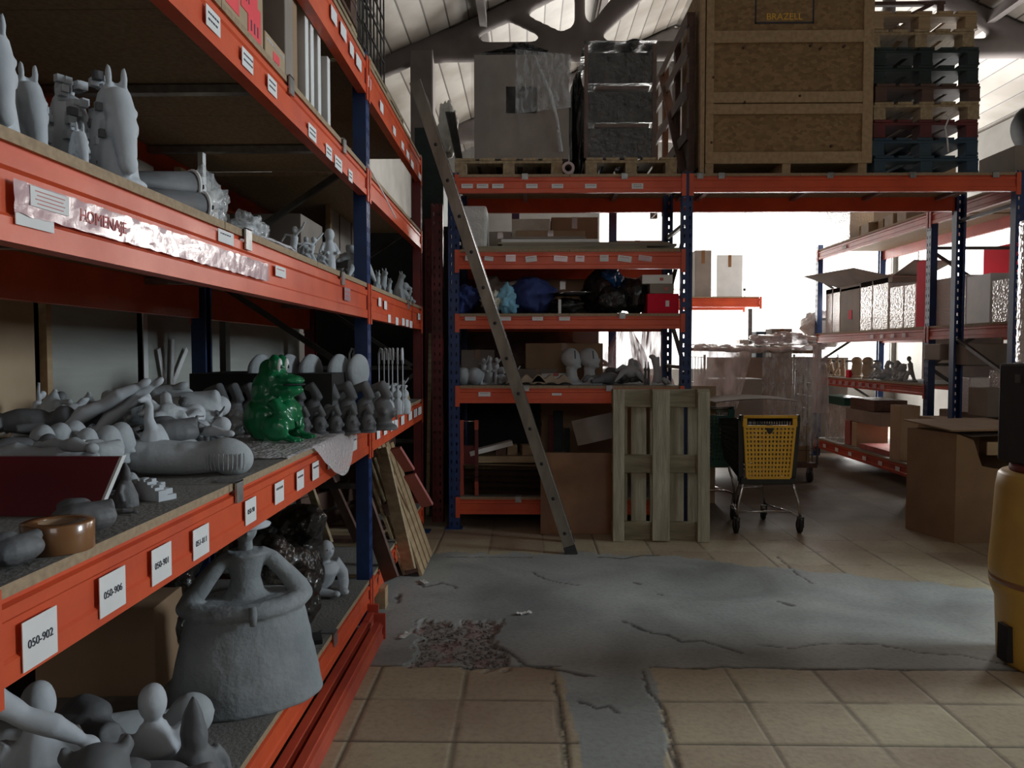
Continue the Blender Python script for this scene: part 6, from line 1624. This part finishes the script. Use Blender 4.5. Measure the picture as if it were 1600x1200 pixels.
def dust():
    m = MB()
    zt = cH + .13
    def fn(u, v):
        x = cx0 - .14 + (cw * .52) * u * (.75 + .25 * v)
        zl = .30 + .55 * u * u
        z = zl + (zt - zl) * v; y = 8.63 + .03 * math.sin(u * 21 + 3 * v) * (1.1 - v) + .02 * noise.noise(Vector((u * 6, v * 5, 1)))
        return (x, y, z)
    m.grid(fn, 50, 30)
    t = thing('dust_sheet', 'cloudy plastic dust sheet draped over the roll cage', 'plastic sheet', (0, 0, 0))
    obj('hanging_drape', m, 'dustsheet', t)
    m = MB()
    m.grid(lambda u, v: (cx0 - .1 + (cw + .14) * u, 8.655 + (cD + .03) * v, zt + .012 + .03 * noise.noise(Vector((u * 9, v * 6, 0)))), 40, 20); obj('top_spread', m, 'dustsheet', t)
    m = MB(); pts = [(cx0 - .12 + (cw + .16) * k / 16, 8.635 + .012 * math.sin(k * 1.7), zt - .015 + .012 * math.sin(k * 2.3) - .03 * math.sin(k / 16 * PI)) for k in range(17)]
    m.tube(pts, [.03 + .012 * math.sin(k * 1.9) for k in range(17)], 10); obj('rolled_hem', m, 'dustsheet', t)
    m = MB(); m.grid(lambda u, v: (cx0 + cw * .5 + (cw * .5 + .02) * u, 8.67 - .01 * math.sin(u * 30), .42 + (zt - .42) * v), 30, 12); obj('clear_front_film', m, 'polybag', t)
    m = MB(); m.grid(lambda u, v: (cx1 - .10 + .16 * u + .05 * (1 - v) * math.sin(u * 9), 8.62 - .03 * math.sin(u * PI), .80 + (zt - .78) * v), 16, 12); obj('corner_fold', m, 'dustsheet', t)
dust()
bagthing('crumpled_plastic', 'bunched up pinkish plastic on top of the roll cage', 'plastic sheet', (at(1225, 540, 8.9).x, 8.95, cH + .135), (.34, .26, .075), 'dustsheet', 71, amp=.4)
bagthing('plastic_bundle', 'pale plastic bundle on the floor between the pallet and the roll cage', 'plastic bag', (at(1072, 650, 7.7).x - .12, 8.45, 0), (.22, .24, .66), 'dustsheet', 73, amp=.2)

# ------------------------------------------------------------------ big torn carton and the barrel
def big_box():
    a = at(1431, 800, 6.35); f = at(1492, 848, 5.95); b_ = at(1572, 848, 5.98)
    t = thing('cardboard_box', 'large open brown cardboard box standing on the floor near the yellow barrel', 'box', (f.x, f.y, 0)); H = .85
    A = Vector((a.x - f.x, a.y - f.y, 0)); Bv = Vector((.62, .04, 0)); z = Vector((0, 0, H)); O = Vector((0, 0, 0)); A = A.normalized() * .52
    def wallp(p, q, nm, holes=None):
        d = (q - p).normalized(); n_ = Vector((-d.y, d.x, 0)) * .006
        m = MB(); m.add([p, q, q + z, p + z, p + n_, q + n_, q + z + n_, p + z + n_], [(0, 1, 2, 3), (7, 6, 5, 4), (0, 4, 5, 1), (1, 5, 6, 2), (2, 6, 7, 3), (3, 7, 4, 0)]); return obj(nm, m, 'card', t)
    wallp(O, A, 'side_panel'); wallp(A, A + Bv, 'side_panel'); wallp(Bv, A + Bv, 'side_panel')
    # front panel torn open at the top
    m = MB(); 
    pts = [(0, 0), (.62, 0), (.62, .56), (.30, .58), (.20, .60), (.13, .80), (0, .85)]
    dirx = Bv.normalized()
    vs = [Vector((dirx.x * u, dirx.y * u, v)) for u, v in pts]; back = [v + Vector((0, .006, 0)) for v in vs]; n = len(vs)
    m.add(vs + back, [tuple(range(n)), tuple(range(2 * n - 1, n - 1, -1))] + [(i, i + n, (i + 1) % n + n, (i + 1) % n) for i in range(n)]); obj('torn_front_panel', m, 'card', t)
    m = MB(); m.box((.0, .0, 0), (.33, .012, .10)); o = obj('folded_edge', m, 'cardlight', t); o.location = (.38, -.02, .74)
    m = MB(); P0 = z + Vector((-.06, -.03, .02)); m.add([P0, z + Bv + Vector((.05, -.04, .03)), z + Bv + A + Vector((.1, .1, .06)), z + A + Vector((0, .08, .05))] + [v + Vector((0, 0, .012)) for v in (P0, z + Bv + Vector((.05, -.04, .03)), z + Bv + A + Vector((.1, .1, .06)), z + A + Vector((0, .08, .05)))], [(0, 1, 2, 3), (7, 6, 5, 4), (0, 4, 5, 1), (1, 5, 6, 2), (2, 6, 7, 3), (3, 7, 4, 0)])
    obj('lid_flap', m, 'card', t)
    for dz in (.02, .032):
        m = MB(); m.add([z + Vector((.10, -.03, -.04 + dz)), z + Bv + Vector((.05, -.05, -.01 + dz)), z + Bv + A + Vector((0, 0, .02 + dz)), z + A + Vector((.1, 0, .0 + dz))], [(0, 1, 2, 3)]); 
        if dz < .03: obj('inner_flap', m, 'cardgrey', t)
    m = MB(); q = A.normalized() * .003
    nrm = Vector((A.y, -A.x, 0)).normalized() * -.002
    m.add([A * .15 + Vector((-.003, -.002, .66)), A * .95 + Vector((-.003, -.002, .66)), A * .95 + Vector((-.003, -.002, .80)), A * .15 + Vector((-.003, -.002, .80))], [(0, 1, 2, 3)]); obj('clear_tape', m, 'polybag', t)
big_box()
def barrel():
    c = at(1566, 800, 3.60); cx = c.x + .30
    t = thing('yellow_barrel', 'dirty yellow plastic barrel cut off by the edge of the picture', 'barrel', (cx, 3.62, 0))
    m = MB(); m.lathe([(.0, 0), (.245, 0), (.258, .02), (.262, .12), (.27, .30), (.292, .36), (.298, .385), (.285, .40), (.298, .42), (.300, .46), (.29, .62), (.278, .84), (.268, .90), (.255, .915), (.0, .915)], n=56, caps=False); obj('drum', m, 'barrel', t)
    m = MB(); m.lathe([(.2935, .388), (.2975, .395), (.2975, .415), (.2935, .42)], n=56, caps=False); obj('dirt_band', m, 'tape', t)
    m = MB(); m.mm((-.283, -.055, .03), (-.25, .02, .20)); obj('black_patch', m, 'blackmat', t)
    m = MB(); m.lathe([(0, .916), (.22, .916), (.225, .925), (.22, .955), (0, .955)], n=40, caps=False); obj('red_lid', m, 'pred', t, label='dark red lid')
    return cx
bcx = barrel()
def black_case():
    t = thing('black_case', 'tall black case standing on the yellow barrel', 'case', (bcx - .055, 3.62, .956)); m = MB(); m.mm((-.175, -.15, 0), (.2, .15, .47)); obj('body', m, 'blackmat', t, bevel=.012)
    m = MB(); m.mm((-.178, -.02, .38), (-.174, .02, .42)); obj('latch', m, 'darkmetal', t)
black_case()
m = MB()
m.grid(lambda u, v: (.165 * math.cos(u * 2 * PI) * (1 + .006 * math.sin(v * 80)), .15 * math.sin(u * 2 * PI) * (1 + .006 * math.sin(v * 80)), .66 * v), 40, 60)
single('bubble_wrap_roll', 'upright roll of milky bubble wrap standing on the black case', 'bubble wrap', m, 'bubblewhite', (bcx - .055, 3.62, 1.43))

# ------------------------------------------------------------------ right rack contents
RZ0, RZ1, RZ2, RZ3 = .26, 1.145, 1.745, 2.93
def rx(px, x): return onx(px, 550, x).y
def rbox(label, px0, px1, x, z, h, mat, depth=.35, name='cardboard_box', group=None, bev=.006):
    """box on the right rack; its left side spans px0..px1 at wall of constant x"""
    y1, y0 = rx(px0, x), rx(px1, x)
    m = MB(); m.mm((0, 0, 0), (depth, y1 - y0, h)); return single(name, label, 'box', m, mat, (x, y0, z), 0, group, bevel=bev)
X0 = 4.22
def hh(px, py, x=X0): return onx(px, py, x).z
WG = 'cartons in milky wrap standing upright on the middle shelf of the right rack'
for i, (a, b_, py, mt, lb) in enumerate(((1289, 1299, 452, 'bubblewhite', 'narrow wrapped carton at the far end of the row'), (1300, 1311, 450, 'bubblewhite', 'narrow wrapped carton, second in the row'),
        (1312, 1342, 449, 'cardgrey', 'brown carton with a red mark below the open flaps'), (1343, 1361, 439, 'bubblewhite', 'tall wrapped carton just past the red-marked one'), (1362, 1386, 431, 'bubblewhite', 'tallest wrapped carton in the row'),
        (1389, 1410, 448, 'bubblewhite', 'lower wrapped carton past the tallest one'), (1411, 1429, 445, 'bubblewhite', 'wrapped carton against the red panel'),
        (1456, 1507, 434, 'bubblewhite', 'broad wrapped carton between the red panel and the blue post'), (1508, 1545, 430, 'white', 'bright white carton right beside the blue post'), (1548, 1574, 437, 'bubblewhite', 'wrapped carton at the near end of the middle shelf'))):
    z1 = hh((a + b_) / 2, py); rbox(lb, a, b_, X0, RZ2, z1 - RZ2, mt, group=WG)
m = MB(); m.mm((0, 0, 0), (.002, .10, .12)); single('red_mark', 'red printed label on the brown carton of the middle shelf', 'label', m, 'redbright', (X0 - .004, rx(1330, X0) , RZ2 + .16))
def flaps():
    y1, y0 = rx(1289, X0), rx(1392, X0); z = hh(1340, 452) + .07
    t = thing('open_carton_top', 'opened carton with wide flaps lying on top of the wrapped cartons', 'box', (X0, (y0 + y1) / 2, z)); L_ = (y1 - y0) / 2
    for i, (p, q, r_, s_) in enumerate((((0, -L_, 0), (0, L_ * .6, 0), (-.28, L_ * 1.1, .20), (-.20, -L_ * .4, .16)), ((0, -L_, .01), (.45, -L_ * .9, .02), (.45, -L_ * 1.5, .12), (0, -L_ * 1.5, .13)), ((.35, L_, .0), (.35, -L_, 0), (.55, -L_, .16), (.55, L_, .14)))):
        m = MB(); vs = [Vector(v) for v in (p, q, r_, s_)]; m.add(vs + [v + Vector((.003, .003, .006)) for v in vs], [(0, 1, 2, 3), (7, 6, 5, 4), (0, 4, 5, 1), (1, 5, 6, 2), (2, 6, 7, 3), (3, 7, 4, 0)]); obj('flap', m, 'cardgrey', t)
    m = MB(); m.mm((0, -L_, -.06), (.45, L_, .0)); obj('body', m, 'cardgrey', t)
flaps()
y1, y0 = rx(1430, X0 - .03), rx(1455, X0 - .03)
m = MB(); m.mm((0, 0, 0), (.02, y1 - y0, .70)); single('laminate_board', 'bright red upright panel standing at the middle post of the right rack', 'panel', m, 'redbright', (X0 - .03, y0, RZ2))
m = MB(); m.mm((0, 0, 0), (.02, .62, .30)); single('laminate_board', 'bright red sheet hanging behind the white cartons near the end post', 'panel', m, 'redbright', (5.0, 7.92, 2.30))
# far end of the middle shelf
bagthing('wrapped_bundle', 'milky wrapped bundle on the far end of the middle shelf', 'bundle', (4.35, 11.35, 1.55), (.32, .25, .28), 'bubblewhite', 81)
carton('plain grey carton with a round mark beside the wrapped bundle', (3.75, 11.5, 1.40), 0, .30, .3, .42, 'cardgrey')
carton('dark narrow carton beside the plain grey one', (3.45, 11.5, 1.40), 0, .14, .3, .38, 'pblue', tape=False)
m = MB(); m.mm((2.75, 11.3, 0), (4.7, 11.75, 1.40)); single('grey_counter', 'low grey counter behind the roll cage carrying cartons', 'counter', m, 'cardgrey')
m = MB(); m.mm((-.03, -.03, 0), (.03, .03, .72)); single('grey_post', 'slim grey tube standing on the low counter', 'tube', m, 'galv', (3.32, 11.5, 1.401))
carton('white printed carton at the end of the low counter', (3.22, 11.5, 1.401), 0, .14, .2, .26, 'white', tape=False)
# far rack shelf items
carton('tall pale carton standing on the distant rack', (at(1098, 400, 12.5).x, 12.6, 2.36), 0, .26, .3, .75, 'cardgrey')
carton('wide white carton on the distant rack beside the tall one', (at(1120, 400, 12.7).x + .2, 12.8, 2.36), 0, .42, .3, .70, 'white')
# lower shelf of the right rack: figures
RF = [('star', 1290, .9), ('dance', 1300, 1.2), ('dance', 1309, 1.3), ('stand', 1318, 1.1), ('owl', 1340, 1.35), ('owl', 1357, 1.35), ('sit', 1373, 1.3), ('mask', 1388, 1.5), ('mask', 1402, 1.5), ('sit', 1413, 1.2), ('dance', 1424, 1.4), ('cushion', 1378, .7)]
for i, (kd, px, s) in enumerate(RF):
    x = 4.30 if i != 11 else 4.22
    fig(kd, ['sprawling tan piece at the roll cage end of the figure shelf', 'thin figure with raised arm, second on the figure shelf', 'dancing figure before the red-footed one', 'upright figure beside the small red box', 'pale tan owl-shaped piece, further of the pair', 'pale tan owl-shaped piece, nearer of the pair', 'squat grey figure next to the tan owls', 'curled-crest figure in the middle of the dim row', 'second curled-crest figure in the dim row', 'squat figure just before the blue post on the dim row', 'slim figure right against the blue post on the dim row', 'low oval piece lying in front of the dim row'][i],
        (x, rx(px, x), RZ1), R(180 + 20 * (i % 3)), s, 'claytan' if kd in ('owl', 'star') or i < 4 else 'clay', seed=i)
m = MB(); m.mm((0, 0, 0), (.08, .10, .10)); single('small_red_box', 'small red box between the figures on the lower shelf', 'box', m, 'redbright', (4.22, rx(1327, 4.22), RZ1))
m = MB(); m.mm((0, 0, 0), (.02, 1.6, .5)); single('grey_board', 'grey board standing behind the figures on the lower shelf', 'board', m, 'cardgrey', (4.95, 8.1, RZ1))
# bottom shelf of the right rack
Xb = 4.24
def rb(label, px0, px1, z, h, mat, depth=.4, name='cardboard_box'): return rbox(label, px0, px1, Xb, z, h, mat, depth, name)
rb('tall bundle wound in shiny grey film on the bottom shelf', 1291, 1318, RZ0, .50, 'filmthick', .3, 'wrapped_bundle')
rb('dark green plastic crate on top of the film-wound bundle', 1286, 1320, RZ0 + .501, .11, 'greenplastic', .3, 'plastic_crate')
rb('pink-brown upright carton beside the film-wound bundle', 1322, 1330, RZ0, .32, 'woodred'); rb('pale narrow carton in the middle of the bottom shelf', 1333, 1341, RZ0, .32, 'cardlight')
rb('brown carton with a white end on top of the narrow cartons', 1323, 1378, RZ0 + .325, .16, 'cardgrey'); rb('rounded dark bundle over the brown carton', 1330, 1368, RZ0 + .49, .14, 'woodbrown')
rb('flat folded pink and dark sheets lying on the bottom shelf', 1345, 1392, RZ0, .06, 'woodred', .5, 'folded_sheets')
rb('large tan carton under the lower shelf near the top', 1315, 1360, RZ1 - .27, .14, 'cardgrey', .3) if 0 else None
carton('tall pale carton standing at the near end of the bottom shelf', (4.28, rx(1405, 4.2), RZ0 - .0), 0, .22, .24, .62, 'cardlight', tape=False)
carton('wide tan carton on the floor behind the big open box', (4.05, 7.35, 0), R(6), .55, .5, .72, 'cardlight')
carton('brown carton lying on top of the wide tan one', (4.13, 7.42, .722), R(2), .5, .45, .13, 'card')
PG = 'wrapped cartons piled under the near end of the right rack'
for i, (px, py, w_, h, Y) in enumerate(((1448, 620, .12, .34, 7.6), (1480, 620, .20, .34, 7.5), (1530, 590, .50, .20, 7.3), (1535, 640, .45, .26, 7.0), (1568, 620, .10, .42, 7.0), (1480, 580, .55, .16, 7.7))):
    p = at(px, py + 40, Y)
    m = MB(); m.box((0, 0, h / 2), (w_, .3, h)); single('wrapped_carton', ['narrow wrapped carton beside the blue middle post', 'wrapped carton second from the blue middle post', 'long wrapped carton in the upper middle of the pile', 'broad creased carton in the lower middle of the pile', 'slim white wrapped carton at the near end of the pile', 'long brown carton lying at the very top of the pile'][i], 'box', m, 'bubblewhite' if i in (0, 1, 4) else 'cardgrey', (max(p.x, 4.30) + .0, Y, .90 + (.0, 0, .46, .0, .0, .50)[i] - .0), 0, PG, bevel=.01)
m = MB(); m.mm((4.24, 6.62, 0), (5.05, 7.95, .90)); single('dark_crate', 'large dark crate under the pile of wrapped cartons', 'crate', m, 'cardgrey', bevel=.01)
# top shelf of the right rack: cartons on pallets
pallet('pallet on the top shelf of the right rack', (4.62, 9.3, RZ3 + .001), PI / 2, 'wood')
pallet('further pallet on the top shelf of the right rack', (4.62, 10.6, RZ3 + .001), PI / 2, 'wood') if 0 else None
carton('light brown carton on the pallet above the right rack', (4.55, 9.2, RZ3 + .146), 0, .6, .7, .55, 'cardlight')
carton('wrapped pale bundle above the far end of the right rack', (4.50, 10.4, RZ3), 0, .7, .8, .62, 'bubblewhite', tape=False)
CG = 'small tan cartons sitting over the beam of the top shelf'
for i, px in enumerate((1312, 1330, 1348, 1385, 1405)):
    x = 4.17; m = MB(); m.mm((0, 0, 0), (.16, .22, .13)); single('small_carton', 'small tan carton sitting right over the top beam of the right rack', 'box', m, 'claytan', (x, rx(px, x) - .1, RZ3), 0, CG, bevel=.01) if px not in (1312,1330) else None
# cartons in the end-on rack behind the facing rack
for i, (y, z, s_, h, mt) in enumerate(((8.4, .261, .8, .8, 'card'), (8.5, 1.201, .8, .75, 'cardgrey'), (9.6, 1.201, .8, .8, 'card'), (9.5, .261, .8, .85, 'cardgrey'), (10.8, 1.201, .7, .8, 'card'), (8.5, 2.301, .7, .35, 'cardgrey'))):
    carton(['large brown carton on the bottom shelf of the end-on rack', 'large grey-brown carton on the middle shelf of the end-on rack', 'brown carton further along the middle shelf of the end-on rack', 'grey-brown carton further along the bottom shelf of the end-on rack', 'far brown carton on the middle shelf of the end-on rack', 'low carton on the top shelf of the end-on rack'][i], (.36, y, z), 0, s_, s_, h, mt)
# litter on the floor
for i, (px, py) in enumerate(((819, 960), (633, 995), (663, 911), (930, 1130))):
    p = onz(px, py, 0); m = MB(); rr = random.Random(i); m.grid(lambda u, v: ((u - .5) * .09, (v - .5) * .035, .006 + .012 * noise.noise(Vector((u * 5, v * 5, i)))), 8, 5)
    if i == 3: continue
    single('litter_scrap', ['crumpled white wrapper lying alone in the middle of the grey cement', 'thin white wrapper at the edge of the crumbled cement patch', 'small white scrap near the foot of the leaning planks'][i], 'litter', m, 'foam', (p.x, p.y, .004), R(20 + 50 * i))
# broken cement crumbs
def crumbs():
    m = MB(); rr = random.Random(2); c = onz(715, 1003, 0)
    for k in range(150):
        x, y = c.x + rr.uniform(-.23, .25), c.y + rr.uniform(-.31, .33); s_ = rr.uniform(.003, .009); m.ell((x, y, -.012 + s_ * .5), (s_, s_, s_ * .7), n=6, m=4)
    single('cement_rubble', 'loose grey crumbs of broken cement in the damaged floor patch', 'rubble', m, 'concrete')['kind'] = 'stuff'
crumbs()
bpy.data.scenes.remove(WORK)
